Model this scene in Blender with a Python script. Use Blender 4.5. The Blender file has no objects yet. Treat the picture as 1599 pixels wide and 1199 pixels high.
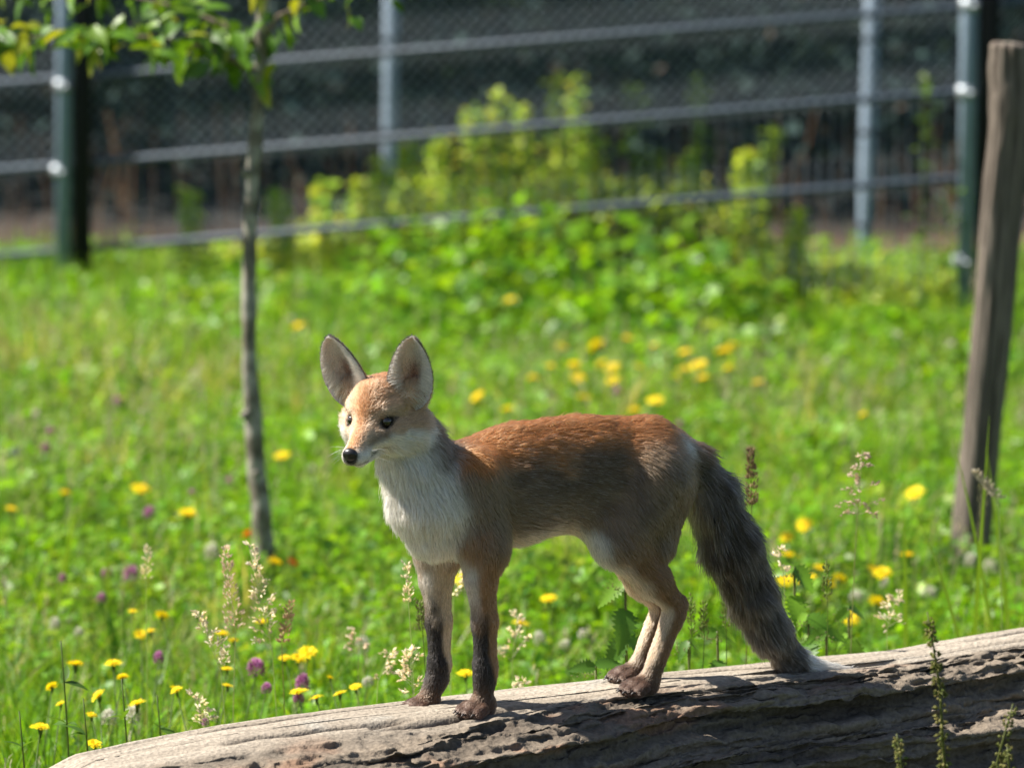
import bpy, math, random
import numpy as np
from mathutils import Vector, Matrix

# ------------------------------------------------------------------ camera, sky, sun, exposure
SC = bpy.context.scene
CAM_H, PITCH, FPX, CX, CY = 1.56, math.atan(960.5 / 7104.0), 7104.0, 799.5, 599.5
cam_d = bpy.data.cameras.new('camera'); cam = bpy.data.objects.new('camera', cam_d)
SC.collection.objects.link(cam); SC.camera = cam
cam.location = (0, 0, CAM_H); cam.rotation_euler = (math.pi / 2 - PITCH, 0, 0)
cam_d.sensor_width = 36.0; cam_d.lens = 36.0 * FPX / 1599.0
cam_d.clip_start = 0.5; cam_d.clip_end = 600
cam_d.dof.use_dof = True; cam_d.dof.focus_distance = 6.05; cam_d.dof.aperture_fstop = 5.0
cam_d.dof.aperture_blades = 0

SUN_EL, SUN_DIR_XY = math.radians(47), (-0.983, 0.185)      # towards the sun: left and a little behind the fox
w = bpy.data.worlds.new('World'); SC.world = w; w.use_nodes = True
nt = w.node_tree; bg = nt.nodes['Background']
sky = nt.nodes.new('ShaderNodeTexSky'); sky.sky_type = 'NISHITA'; sky.sun_disc = False
sky.sun_elevation = SUN_EL; sky.sun_rotation = math.atan2(SUN_DIR_XY[0], SUN_DIR_XY[1])
nt.links.new(sky.outputs[0], bg.inputs[0]); bg.inputs[1].default_value = 0.052
sun_d = bpy.data.lights.new('sun', 'SUN'); sun_d.energy = 4.6; sun_d.angle = math.radians(0.53); sun_d.color = (1.0, 0.95, 0.86)
sun = bpy.data.objects.new('sun', sun_d); SC.collection.objects.link(sun)
sv = Vector((SUN_DIR_XY[0] * math.cos(SUN_EL), SUN_DIR_XY[1] * math.cos(SUN_EL), math.sin(SUN_EL)))
sun.rotation_euler = sv.to_track_quat('Z', 'Y').to_euler(); sun.location = (-6, 8, 12)
SC.view_settings.view_transform = 'Standard'; SC.view_settings.look = 'None'
SC.view_settings.exposure = 1.48; SC.view_settings.gamma = 1.0; SC.view_settings.use_curve_mapping = False
SC.render.engine = 'CYCLES'
SC.cycles.max_bounces = 10; SC.cycles.diffuse_bounces = 4; SC.cycles.transmission_bounces = 8; SC.cycles.transparent_max_bounces = 8
SC.cycles.use_denoising = True
SC.cycles_curves.shape = 'RIBBONS'

# ------------------------------------------------------------------ helpers
rng = np.random.default_rng(7); random.seed(7)
CO = SC.collection
GROUND_Z = -0.12
cp, sp_ = math.cos(PITCH), math.sin(PITCH)
def ray(px, py):
    a = (px - CX) / FPX; b = -(py - CY) / FPX
    return np.array([a, cp + b * sp_, -sp_ + b * cp])
def at_y(px, py, Y):
    r = ray(px, py); t = Y / r[1]; return np.array([r[0] * t, Y, CAM_H + r[2] * t])
def at_z(px, py, z):
    r = ray(px, py); t = (z - CAM_H) / r[2]; return np.array([r[0] * t, r[1] * t, z])
PH = math.radians(28)                                   # the fox and the log lie along this heading
FO = np.array([0.05, 6.0, 0.0])
FH = np.array([-math.cos(PH), -math.sin(PH), 0.0]); FL = np.array([math.sin(PH), -math.cos(PH), 0.0]); FZ = np.array([0, 0, 1.0])
FM = np.stack([FH, FL, FZ])                             # rows: fox axes in the world
CAMP = np.array([0, 0, CAM_H])
def S(px, py, lat=0.0):
    """point on the upright plane 'lat' beside the fox's middle, in fox axes (forward, left, up)"""
    d = ray(px, py); t = (lat - np.dot(CAMP - FO, FL)) / np.dot(d, FL)
    return FM @ (CAMP + t * d - FO)
def f2w(p): return np.asarray(p) @ FM + FO
def lerp(a, b, t): return a + (b - a) * t
def smooth(a, b, x):
    t = np.clip((x - a) / (b - a), 0, 1); return t * t * (3 - 2 * t)
def _h(ix, iy, iz, seed):
    n = (ix.astype(np.int64) * 374761393 + iy.astype(np.int64) * 668265263 + iz.astype(np.int64) * 2147483647 + seed * 1274126177) & 0xFFFFFFFF
    n = ((n ^ (n >> 13)) * 1274126177) & 0xFFFFFFFF
    n = ((n ^ (n >> 16)) * 2246822519) & 0xFFFFFFFF
    return ((n ^ (n >> 15)) & 0xFFFFFF).astype(np.float64) / 0xFFFFFF
def noise3(p, seed=0):
    p = np.asarray(p, float); i = np.floor(p).astype(np.int64); f = p - i; f = f * f * (3 - 2 * f)
    x, y, z = i[..., 0], i[..., 1], i[..., 2]; fx, fy, fz = f[..., 0], f[..., 1], f[..., 2]
    r = 0
    for a in (0, 1):
        for b in (0, 1):
            for c in (0, 1):
                r = r + _h(x + a, y + b, z + c, seed) * (fx if a else 1 - fx) * (fy if b else 1 - fy) * (fz if c else 1 - fz)
    return r
def fbm(p, oct=4, seed=0):
    p = np.asarray(p, float); s = 0; a = 0.5; t = 0
    for o in range(oct):
        s = s + a * noise3(p * 2 ** o, seed + o); t += a; a *= 0.5
    return s / t

def np_mesh(name, V, F, mat=None, parent=None, col=None, sm=False, fcol=None):
    """one mesh object from arrays; F an (n,k) array or a list of such arrays; col per vertex"""
    me = bpy.data.meshes.new(name)
    Fs = F if isinstance(F, (list, tuple)) else [F]
    Fs = [np.asarray(f, np.int32) for f in Fs if len(f)]
    V = np.asarray(V, np.float32)
    me.vertices.add(len(V)); me.vertices.foreach_set('co', V.ravel())
    loops = np.concatenate([f.ravel() for f in Fs]); tot = np.concatenate([np.full(len(f), f.shape[1], np.int32) for f in Fs])
    st = np.concatenate([[0], np.cumsum(tot)[:-1]]).astype(np.int32)
    me.loops.add(len(loops)); me.loops.foreach_set('vertex_index', loops)
    me.polygons.add(len(tot)); me.polygons.foreach_set('loop_start', st)
    me.polygons.foreach_set('use_smooth', np.full(len(tot), bool(sm)))
    if col is not None:
        c = np.ones((len(V), 4), np.float32); c[:, :3] = col
        at = me.color_attributes.new('Col', 'FLOAT_COLOR', 'POINT'); at.data.foreach_set('color', c.ravel())
    me.update(calc_edges=True); me.validate()
    if mat: me.materials.append(mat)
    return link(name, me, parent)
def link(name, data, parent=None):
    o = bpy.data.objects.new(name, data); CO.objects.link(o)
    if parent is not None: o.parent = parent
    return o
def empty(name, loc=(0, 0, 0)):
    o = bpy.data.objects.new(name, None); CO.objects.link(o); o.location = tuple(loc); o.empty_display_size = 0.05; return o
def tag(o, label=None, cat=None, group=None, kind=None):
    if label: o['label'] = label
    if cat: o['category'] = cat
    if group: o['group'] = group
    if kind: o['kind'] = kind
    return o
def frame_of(t):
    t = t / np.linalg.norm(t); a = np.array([0, 0, 1.0]) if abs(t[2]) < 0.9 else np.array([1.0, 0, 0])
    u = np.cross(t, a); u /= np.linalg.norm(u); return t, u, np.cross(t, u)
def tube(P, R, n=8, cap=True, off=0):
    """ring-swept tube through P with radii R -> verts, quads"""
    P = np.asarray(P, float); R = np.broadcast_to(np.asarray(R, float), (len(P),)); V = []; u = None
    for i in range(len(P)):
        t = P[min(i + 1, len(P) - 1)] - P[max(i - 1, 0)]; t = t / np.linalg.norm(t)
        if u is None: _, u, _ = frame_of(t)
        u = u - t * np.dot(u, t); u /= np.linalg.norm(u); v = np.cross(t, u)
        a = np.arange(n) * 2 * math.pi / n
        V.append(P[i] + R[i] * (np.cos(a)[:, None] * u + np.sin(a)[:, None] * v))
    V = np.concatenate(V); m = len(P); i = np.arange(m - 1)[:, None] * n; j = np.arange(n)[None]; k = (j + 1) % n
    Q = np.stack([i + j, i + k, i + n + k, i + n + j], -1).reshape(-1, 4)
    if cap:
        V = np.concatenate([V, P[:1], P[-1:]]); c0 = m * n
        j = np.arange(n); k = (j + 1) % n
        Q = np.concatenate([Q, np.stack([np.full(n, c0), k, j, j], -1)[:, [0, 1, 2, 2]]])
        T = [np.stack([np.full(n, c0), k, j], -1), np.stack([np.full(n, c0 + 1), (m - 1) * n + j, (m - 1) * n + k], -1)]
        Q = Q[:-n]
        return V, [Q + off] + [t + off for t in T]
    return V, [Q + off]
class MB:
    def __init__(s): s.V = []; s.F = {}; s.n = 0; s.C = []
    def add(s, V, Fs, col=None):
        V = np.asarray(V, float)
        for f in (Fs if isinstance(Fs, (list, tuple)) else [Fs]):
            f = np.asarray(f)
            if len(f): s.F.setdefault(f.shape[1], []).append(f + s.n)
        s.V.append(V); s.n += len(V)
        s.C.append(np.broadcast_to(np.asarray(col if col is not None else (1, 1, 1), float), (len(V), 3)))
        return s
    def tube(s, P, R, n=8, col=None, cap=True):
        V, F = tube(P, R, n, cap); return s.add(V, F, col)
    def build(s, name, mat, parent=None, sm=False, origin=None):
        V = np.concatenate(s.V)
        if origin is not None: V = V - np.asarray(origin)
        return np_mesh(name, V, [np.concatenate(f) for f in s.F.values()], mat, parent, np.concatenate(s.C), sm)

# ------------------------------------------------------------------ materials
def new_mat(name):
    m = bpy.data.materials.new(name); m.use_nodes = True; t = m.node_tree
    return m, t, t.nodes['Principled BSDF'], t.nodes['Material Output']
def N(t, kind, **kw):
    n = t.nodes.new(kind)
    for k, v in kw.items(): setattr(n, k, v)
    return n
def attr_col(t): return N(t, 'ShaderNodeAttribute', attribute_name='Col').outputs['Color']
def mat_leaf(name, trans=0.45, warm=(1.25, 1.1, 0.45), rough=0.45, spec=0.35):
    m, t, b, o = new_mat(name); c = attr_col(t)
    t.links.new(c, b.inputs['Base Color']); b.inputs['Roughness'].default_value = rough; b.inputs['Specular IOR Level'].default_value = spec
    tr = N(t, 'ShaderNodeBsdfTranslucent'); mu = N(t, 'ShaderNodeMix', data_type='RGBA', blend_type='MULTIPLY'); mu.inputs[0].default_value = 1
    t.links.new(c, mu.inputs[6]); mu.inputs[7].default_value = (*warm, 1); t.links.new(mu.outputs[2], tr.inputs[0])
    mx = N(t, 'ShaderNodeMixShader'); mx.inputs[0].default_value = trans
    t.links.new(b.outputs[0], mx.inputs[1]); t.links.new(tr.outputs[0], mx.inputs[2]); t.links.new(mx.outputs[0], o.inputs[0])
    return m
def mat_plain(name, col=None, rough=0.7, metal=0.0, spec=0.4, bump=0.0, bscale=60, var=0.0, stretch=(1, 1, 1)):
    m, t, b, o = new_mat(name)
    b.inputs['Roughness'].default_value = rough; b.inputs['Metallic'].default_value = metal; b.inputs['Specular IOR Level'].default_value = spec
    tc = N(t, 'ShaderNodeTexCoord'); mp = N(t, 'ShaderNodeMapping'); mp.inputs['Scale'].default_value = stretch
    t.links.new(tc.outputs['Object'], mp.inputs[0])
    nz = N(t, 'ShaderNodeTexNoise'); nz.inputs['Scale'].default_value = bscale; nz.inputs['Detail'].default_value = 6; t.links.new(mp.outputs[0], nz.inputs[0])
    src = attr_col(t) if col is None else None
    hs = N(t, 'ShaderNodeMix', data_type='RGBA', blend_type='MULTIPLY'); hs.inputs[0].default_value = 1
    if src is not None: t.links.new(src, hs.inputs[6])
    else: hs.inputs[6].default_value = (*col, 1)
    rp = N(t, 'ShaderNodeMapRange'); rp.inputs[1].default_value = 0.3; rp.inputs[2].default_value = 0.7; rp.inputs[3].default_value = 1 - var; rp.inputs[4].default_value = 1 + var
    t.links.new(nz.outputs[0], rp.inputs[0]); cc = N(t, 'ShaderNodeCombineColor')
    for i in range(3): t.links.new(rp.outputs[0], cc.inputs[i])
    t.links.new(cc.outputs[0], hs.inputs[7]); t.links.new(hs.outputs[2], b.inputs['Base Color'])
    if bump:
        bp = N(t, 'ShaderNodeBump'); bp.inputs['Strength'].default_value = bump; bp.inputs['Distance'].default_value = 0.004
        t.links.new(nz.outputs[0], bp.inputs['Height']); t.links.new(bp.outputs[0], b.inputs['Normal'])
    return m
M = {}
M['leaf'] = mat_leaf('meadow_leaf', 0.48, warm=(1.3, 1.2, 0.5), rough=0.45, spec=0.35)
M['tree_leaf'] = mat_leaf('tree_leaf', 0.42, rough=0.42, spec=0.42)
M['petal'] = mat_leaf('petal', 0.35, warm=(1.05, 1.0, 0.8), rough=0.6, spec=0.2)
M['seed'] = mat_leaf('dry_grass_seed', 0.45, warm=(1.1, 1.0, 0.8), rough=0.7, spec=0.2)
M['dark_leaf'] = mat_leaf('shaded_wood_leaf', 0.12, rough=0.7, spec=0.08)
M['soil'] = mat_plain('meadow_soil', None, rough=0.95, spec=0.1, var=0.5, bscale=30, bump=0.6)
M['wire'] = mat_plain('galvanised_wire', (0.17, 0.205, 0.24), rough=0.5, spec=0.4)
M['dark_post'] = mat_plain('near_black_post', (0.012, 0.012, 0.013), rough=0.8, spec=0.2, var=0.3)  # near-black colour for the second post beside each galvanised one
M['post_metal'] = mat_plain('galvanised_post', (0.19, 0.245, 0.31), rough=0.6, spec=0.3, var=0.15, bscale=40)
M['metal'] = mat_plain('galvanised_steel', (0.045, 0.062, 0.085), rough=0.6, metal=0.0, spec=0.3, var=0.18, bscale=40)
M['bark'] = mat_plain('sapling_bark', None, rough=0.85, spec=0.2, var=0.35, bscale=70, bump=0.8, stretch=(1, 1, 0.5))
M['post'] = mat_plain('weathered_post_wood', None, rough=0.9, spec=0.15, var=0.3, bscale=40, bump=0.9, stretch=(3, 3, 0.3))

# ------------------------------------------------------------------ ground
def ground_h(x, y):
    p = np.stack([x * 0.9, y * 0.9, np.zeros_like(x)], -1)
    far = smooth(15.2, 19.5, y) * 0.75
    return GROUND_Z + (fbm(p, 3, 3) - 0.5) * 0.10 + far
def build_ground():
    gx = np.concatenate([[-400, -150, -60, -25, -12], np.linspace(-6, 6, 97), [12, 25, 60, 150, 400]])
    gy = np.concatenate([[-60, -20, -8, 0, 2.5], np.linspace(4, 24, 161), [30, 45, 80, 160, 420]])
    X, Y = np.meshgrid(gx, gy); Z = ground_h(X, Y)
    V = np.stack([X, Y, Z], -1).reshape(-1, 3); nx = len(gx); i = np.arange(len(gy) - 1)[:, None] * nx; j = np.arange(nx - 1)[None]
    Q = np.stack([i + j, i + j + 1, i + nx + j + 1, i + nx + j], -1).reshape(-1, 4)
    k = fbm(np.stack([V[:, 0] * 0.8, V[:, 1] * 0.8, V[:, 2] * 0], -1), 3, 11)[:, None]
    meadow = lerp(np.array([0.035, 0.05, 0.012]), np.array([0.05, 0.075, 0.016]), k)
    earth = lerp(np.array([0.06, 0.04, 0.03]), np.array([0.17, 0.10, 0.07]), smooth(0.45, 0.62, k))
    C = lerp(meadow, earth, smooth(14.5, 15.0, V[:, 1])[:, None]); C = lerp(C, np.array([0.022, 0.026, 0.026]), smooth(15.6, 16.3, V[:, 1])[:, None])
    tag(np_mesh('ground', V, Q, M['soil'], None, C, True), kind='structure')
build_ground()

# ------------------------------------------------------------------ log
LOG_TOP = 0.318
def build_log():
    t = empty('fallen_log', f2w((0, 0, GROUND_Z)))
    tag(t, 'weathered grey fallen log with split rotten front side, lying under the fox', 'log')
    ns, na = 950, 260
    s = np.linspace(-1.35, 0.86, ns)                    # along fox forward axis (negative = towards the right)
    # cross-section, from the back foot over the flat top to the front foot: (across towards the camera, up)
    prof = np.array([[-0.20, -0.46], [-0.235, -0.30], [-0.215, -0.14], [-0.175, -0.055], [-0.135, -0.018], [-0.08, 0.0], [0.0, 0.004], [0.07, 0.001], [0.115, -0.007], [0.142, -0.02],
                     [0.148, -0.040], [0.146, -0.060], [0.205, -0.070], [0.212, -0.095], [0.210, -0.118], [0.258, -0.130], [0.268, -0.18], [0.26, -0.28], [0.22, -0.38], [0.19, -0.46]])
    seg = np.concatenate([[0], np.cumsum(np.linalg.norm(np.diff(prof, axis=0), axis=1))])
    wt = np.interp(seg, [0, 0.3, 0.42, 0.9, seg[-1]], [0, 0.08, 0.14, 0.86, 1.0]); a = np.linspace(0, 1, na)
    W = np.interp(a, wt, prof[:, 0]); Zp = np.interp(a, wt, prof[:, 1])
    Sg, A = np.meshgrid(s, a, indexing='ij'); Wg = np.broadcast_to(W, Sg.shape).copy(); Zg = np.broadcast_to(Zp, Sg.shape).copy()
    top = smooth(0.10, 0.20, A) * (1 - smooth(0.47, 0.56, A)); front = smooth(0.46, 0.56, A)
    q = lambda fs, fa, sd, oc=4: fbm(np.stack([Sg * fs, A * fa, np.full_like(Sg, sd * 3.1)], -1), oc, sd)
    # wandering of the front lip and of the ledges along the log
    wand = (q(3.2, 0.6, 1, 4) - 0.5)
    lipw = np.interp(Sg, [-1.35, -0.45, -0.14, 0.10, 0.45, 0.8], [0.140, 0.118, 0.128, 0.205, 0.25, 0.25]) / 0.142
    Wg = np.where(Wg > 0, np.where(Wg < 0.142, Wg * lipw, Wg + 0.142 * (lipw - 1)), Wg)
    Wg += front * wand * 0.11 + (q(1.2, 1, 2) - 0.5) * 0.04 * np.sign(Wg)
    wid = np.interp(Sg, [-1.35, -0.7, -0.1, 0.3, 0.58, 0.86], [1.15, 1.08, 1.0, 1.0, 0.92, 0.5]); Wg *= wid
    Zg += (q(1.6, 2.2, 3, 3) - 0.5) * 0.030 * top
    Zg += (np.interp(Sg, [-1.35, -0.6, 0.2, 0.45, 0.66, 0.86], [0.045, 0.006, 0, -0.004, -0.02, -0.085])) * smooth(0.02, 0.15, A)
    # long grain on the top, splinters and rot on the front
    grain = q(5, 75, 4, 4); grain2 = q(14, 170, 5, 3)
    Zg += top * ((grain - 0.5) * 0.004 + (grain2 - 0.5) * 0.002)
    lump = q(7, 30, 6, 5); lump2 = q(40, 95, 7, 4); strata = q(2.2, 46, 8, 4)
    blk = np.floor(q(13, 42, 14, 3) * 8) / 8
    d = (lump - 0.5) * 0.030 + (lump2 - 0.5) * 0.020 + (smooth(0.40, 0.60, strata) - 0.5) * 0.022 + (blk - 0.5) * 0.030
    Wg += front * d; Zg += front * (lump2 - 0.5) * 0.022 + front * (lump - 0.5) * 0.016
    # cracks running along the top
    crack = np.zeros_like(Sg)
    for (s0, s1, a0, dep, wd) in [(0.50, 0.22, 0.46, 0.014, 0.006), (0.30, 0.02, 0.475, 0.018, 0.010), (-0.20, -0.55, 0.44, 0.016, 0.009), (-0.50, -0.66, 0.30, 0.012, 0.006),
                                  (-0.55, -1.2, 0.425, 0.024, 0.012), (0.5, 0.1, 0.34, 0.007, 0.005), (-0.1, -0.5, 0.36, 0.008, 0.005), (-0.7, -1.1, 0.35, 0.010, 0.006), (0.66, 0.40, 0.28, 0.008, 0.005)]:
        tt = np.clip((Sg - s0) / (s1 - s0), 0, 1); inside = ((Sg - s0) * (Sg - s1) < 0)
        ctr = a0 + (q(5, 0, 20 + int(abs(s0) * 50), 3) - 0.5) * 0.06
        c = np.exp(-((A - ctr) / wd) ** 2) * inside * np.sin(tt * math.pi) ** 0.5 * (0.5 + q(30, 3, 31, 2))
        Zg -= c * dep; crack = np.maximum(crack, c)
    # broken left end
    rag = smooth(0.66, 0.86, Sg) ; Zg -= rag * np.abs(q(30, 40, 9) - 0.35) * 0.07
    P = np.stack([Sg, Wg, LOG_TOP + Zg], -1)
    P[:, 0, 2] = GROUND_Z - 0.04; P[:, -1, 2] = GROUND_Z - 0.04
    V = f2w(P.reshape(-1, 3))
    i = np.arange(ns - 1)[:, None] * na; j = np.arange(na - 1)[None]
    Q = np.stack([i + j, i + j + 1, i + na + j + 1, i + na + j], -1).reshape(-1, 4)
    ends = []
    for e in (0, ns - 1):
        c = f2w(P[e].mean(0)); V = np.concatenate([V, c[None]]); k = len(V) - 1; r = e * na + np.arange(na - 1)
        ends.append(np.stack([np.full(na - 1, k), r, r + 1], -1))
    g = (0.45 * grain + 0.35 * grain2 + 0.2 * q(3, 6, 10))
    grey = lerp(np.array([0.22, 0.185, 0.145]), np.array([0.325, 0.28, 0.225]), smooth(0.30, 0.62, g)[..., None])
    lich = smooth(0.60, 0.72, q(7, 9, 12))[..., None]; grey = lerp(grey, np.array([0.30, 0.29, 0.26]), lich * 0.5)
    brown = lerp(np.array([0.040, 0.030, 0.023]), np.array([0.17, 0.135, 0.10]), smooth(0.3, 0.65, 0.5 * strata + 0.5 * lump)[..., None])
    red = smooth(0.58, 0.68, q(10, 14, 13))[..., None]; brown = lerp(brown, np.array([0.22, 0.10, 0.05]), red * 0.5)
    C = lerp(grey, brown, np.clip(front * 0.85 + 0.35 * rag, 0, 1)[..., None])
    C = lerp(C, np.array([0.045, 0.028, 0.018]), np.clip(crack * 1.1, 0, 0.9)[..., None])
    spk = (noise3(np.stack([Sg * 260, A * 260, Sg * 0], -1), 40) > 0.90) * top; C = C * (1 - 0.45 * spk[..., None])
    C = C.reshape(-1, 3); C = np.concatenate([C, C[:1] * 0.5, C[-1:] * 0.5])
    org = f2w((0, 0, GROUND_Z))
    o = np_mesh('log_body', V - org, [Q] + ends, M['log'], t, C, True)
    o['label'] = 'grey split log body with rotten crumbling side'
M['log'] = mat_plain('weathered_log_wood', None, rough=0.92, spec=0.15, var=0.28, bscale=160, bump=0.8)
build_log()
# ------------------------------------------------------------------ the fox
PXM = 1184.0
ORANGE = np.array([0.42, 0.165, 0.045]); SIDE = np.array([0.225, 0.152, 0.090]); AGOUTI = np.array([0.095, 0.064, 0.040]); WHITE = np.array([0.74, 0.69, 0.61])
CREAM = np.array([0.56, 0.43, 0.29]); TAN = np.array([0.34, 0.175, 0.08]); BLACK = np.array([0.022, 0.018, 0.016]); GREYT = np.array([0.17, 0.14, 0.11]); PAWB = np.array([0.10, 0.058, 0.042])
BN = []          # bones: a, b, ra, rb, squash, blend, fur length, top/side/under colours, zone
def bone(a, b, ra, rb, sq=1.0, k=0.02, fur=0.012, cols=(SIDE, SIDE, SIDE), zone='body', flow=None, frame=None):
    a = np.asarray(a, float); b = np.asarray(b, float)
    BN.append(dict(a=a, b=b, ra=ra, rb=rb, sq=sq, k=k, fur=fur, cols=cols, zone=zone, flow=flow if flow is not None else None, frame=frame))
def pb(p, q, ra, rb, **kw): bone(S(*p), S(*q), ra / PXM, rb / PXM, **kw)
back = (ORANGE, SIDE, CREAM)
pb((800, 722, 0), (733, 722, 0), 50, 36, sq=0.7, k=0.03, fur=0.016, cols=back)
pb((1000, 715, 0), (860, 712, 0), 56, 54, sq=0.75, k=0.03, fur=0.016, cols=back)
pb((800, 763, 0), (722, 788, 0), 80, 68, sq=0.80, k=0.03, fur=0.016, cols=back)
pb((905, 745, 0), (800, 760, 0), 77, 82, sq=0.78, k=0.03, fur=0.016, cols=back)
pb((1015, 730, 0), (905, 743, 0), 66, 76, sq=0.78, k=0.03, fur=0.016, cols=back)
pb((1042, 735, 0), (1012, 732, 0), 46, 64, sq=0.85, k=0.03, fur=0.016, cols=back, flow=(-0.9, 0, -0.4))
pb((674, 798, 0), (674, 834, 0), 62, 38, sq=0.95, k=0.035, fur=0.013, cols=(SIDE, WHITE, WHITE), zone='chest', flow=(-0.15, 0, -1))
pb((624, 664, 0.0), (676, 772, 0), 45, 66, sq=0.95, k=0.025, fur=0.026, cols=(SIDE, WHITE * 0.8, WHITE), zone='neck')
# shoulders and forelegs, near (left) then far
leg = (TAN, TAN, CREAM)
pb((740, 745, 0.036), (762, 855, 0.046), 44, 30, k=0.025, fur=0.016, cols=(ORANGE, SIDE, CREAM), zone='shoulder', flow=(-0.45, 0, -1))
pb((678, 745, -0.036), (684, 855, -0.046), 42, 32, k=0.025, fur=0.018, cols=(SIDE, SIDE, WHITE), zone='shoulder', flow=(-0.45, 0, -1))
leg2 = (TAN * 0.9, TAN * 0.85, WHITE * 0.7)
def foreleg(pts, lat):
    for (x0, y0, r0), (x1, y1, r1) in zip(pts[:-1], pts[1:]):
        pb((x0, y0, lat), (x1, y1, lat), r0, r1, k=0.030 if y0 < 900 else 0.010, fur=0.007, cols=leg2, zone='foreleg')
foreleg([(752, 855, 28), (751, 905, 23), (757, 970, 18.5), (758, 1040, 16.5), (757, 1060, 15), (753, 1095, 15)], 0.046)
foreleg([(686, 855, 31), (681, 905, 24), (685, 970, 18.5), (686, 1035, 16), (682, 1060, 15), (668, 1092, 15)], -0.044)
def paw(px, py, lat, yaw=0.0, ln=0.030, sc=1.0):
    c = S(px, py, lat); z = c[2]
    f = np.array([math.cos(yaw), math.sin(yaw), 0]); l = np.array([-math.sin(yaw), math.cos(yaw), 0])
    bone(c - f * 0.006 + [0, 0, 0.002], c + f * 0.012, 0.0155 * sc, 0.013 * sc, k=0.008, fur=0.005, cols=(PAWB,) * 3, zone='paw')
    toes = []
    for o, e in ((-0.0155, 0.004), (-0.0055, 0.011), (0.0055, 0.011), (0.0155, 0.004)):
        a = c + f * (0.008 + e * 0.5) + l * o * sc + [0, 0, 0.001]; b = c + f * (0.016 + e) + l * o * 1.1 * sc - [0, 0, 0.0035]
        bone(a, b, 0.0078 * sc, 0.0076 * sc, k=0.003, fur=0.004, cols=(PAWB,) * 3, zone='paw'); toes.append((b, f, l))
    return toes
TOES = []
TOES += paw(751, 1104, 0.046, 0.25, sc=1.0); TOES += paw(663, 1102, -0.044, 0.05, sc=1.02)
# hind legs
thigh = (SIDE * 1.05, SIDE, WHITE * 0.8)
pb((1018, 752, 0.032), (966, 846, 0.044), 60, 39, k=0.03, fur=0.013, cols=thigh, zone='thigh', flow=(-0.75, 0, -1))
pb((1038, 770, 0.028), (1026, 850, 0.040), 38, 29, k=0.02, fur=0.014, cols=thigh, zone='thigh', flow=(-0.3, 0, -1))
pb((1005, 755, -0.034), (962, 838, -0.042), 50, 30, k=0.03, fur=0.014, cols=(SIDE, WHITE * 0.8, WHITE), zone='thigh')
shin = (TAN * 0.8, TAN * 0.75, WHITE * 0.75)
pb((918, 796, 0.028), (958, 838, 0.040), 20, 27, k=0.03, fur=0.012, cols=thigh, zone='thigh', flow=(-0.3, 0, -1))
pb((974, 852, 0.044), (1020, 905, 0.044), 35, 26, k=0.016, fur=0.012, cols=shin, zone='shin')
pb((1020, 905, 0.044), (1054, 945, 0.044), 27, 16, k=0.012, fur=0.008, cols=shin, zone='shin')
pb((1060, 942, 0.044), (1050, 968, 0.044), 12.5, 15, k=0.010, fur=0.006, cols=shin, zone='shin')
pb((1051, 960, 0.044), (1018, 1052, 0.044), 16, 14.5, k=0.010, fur=0.006, cols=(TAN * 0.8, TAN * 0.85, CREAM * 1.1), zone='meta')
pb((960, 846, -0.042), (1002, 910, -0.042), 29, 22, k=0.016, fur=0.010, cols=(CREAM, CREAM, WHITE), zone='shin')
pb((1000, 910, -0.042), (1032, 945, -0.040), 22, 13.5, k=0.012, fur=0.007, cols=(CREAM, CREAM, WHITE), zone='shin')
pb((1032, 945, -0.040), (998, 1035, -0.036), 13.5, 13, k=0.010, fur=0.006, cols=(CREAM, TAN, CREAM), zone='meta')
TOES += paw(1006, 1070, 0.044, 0.10); TOES += paw(987, 1051, -0.036, 0.0)
# tail
TP = [(1046, 700, 22, 0.016), (1080, 718, 24, 0.022), (1110, 775, 35, 0.032), (1139, 850, 39, 0.036), (1174, 925, 32, 0.034), (1203, 985, 27, 0.028), (1232, 1025, 20, 0.022), (1262, 1040, 12, 0.017), (1318, 1047, 6, 0.017)]
tl = [0, 0, 0, 0, 0.002, 0.004, 0.006, 0.008, 0.010]
for i in range(len(TP) - 1):
    x0, y0, r0, f0 = TP[i]; x1, y1, r1, f1 = TP[i + 1]
    pb((x0, y0, tl[i]), (x1, y1, tl[i + 1]), r0, r1, k=0.012, fur=f1, cols=(GREYT,) * 3, zone='tail')
TAILP = np.array([S(x, y, l) for (x, y, _, _), l in zip(TP, tl)])
# head, in its own axes: x to the fox's left, y forward, z up; origin between the eyes
psi, alp, rol = math.radians(25), math.radians(13), math.radians(1.5)
Fw = np.array([-math.sin(psi) * math.cos(alp), -math.cos(psi) * math.cos(alp), -math.sin(alp)])
Rw = np.cross(Fw, [0, 0, 1.0]); Rw /= np.linalg.norm(Rw); Uw = np.cross(Rw, Fw)
Rw, Uw = Rw * math.cos(rol) - Uw * math.sin(rol), Uw * math.cos(rol) + Rw * math.sin(rol)
Lw = -Rw
Lw2, Uw2 = Lw, Uw
HM = np.stack([FM @ Lw, FM @ Fw, FM @ Uw])             # rows: head axes in fox axes
HC = S(577, 656, 0.028)
def hp(x, y, z): return HC + np.array([x, y, z]) @ HM
def hb(a, b, ra, rb, **kw):
    kw.setdefault('zone', 'head'); bone(hp(*a), hp(*b), ra, rb, **kw)
HEADC = (ORANGE * 1.02, TAN, WHITE)
hb((0, -0.050, 0.004), (0, -0.030, 0.010), 0.040, 0.035, k=0.015, fur=0.009, cols=HEADC)
hb((0, -0.026, 0.012), (0, -0.010, 0.004), 0.031, 0.025, k=0.012, fur=0.007, cols=HEADC)
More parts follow.
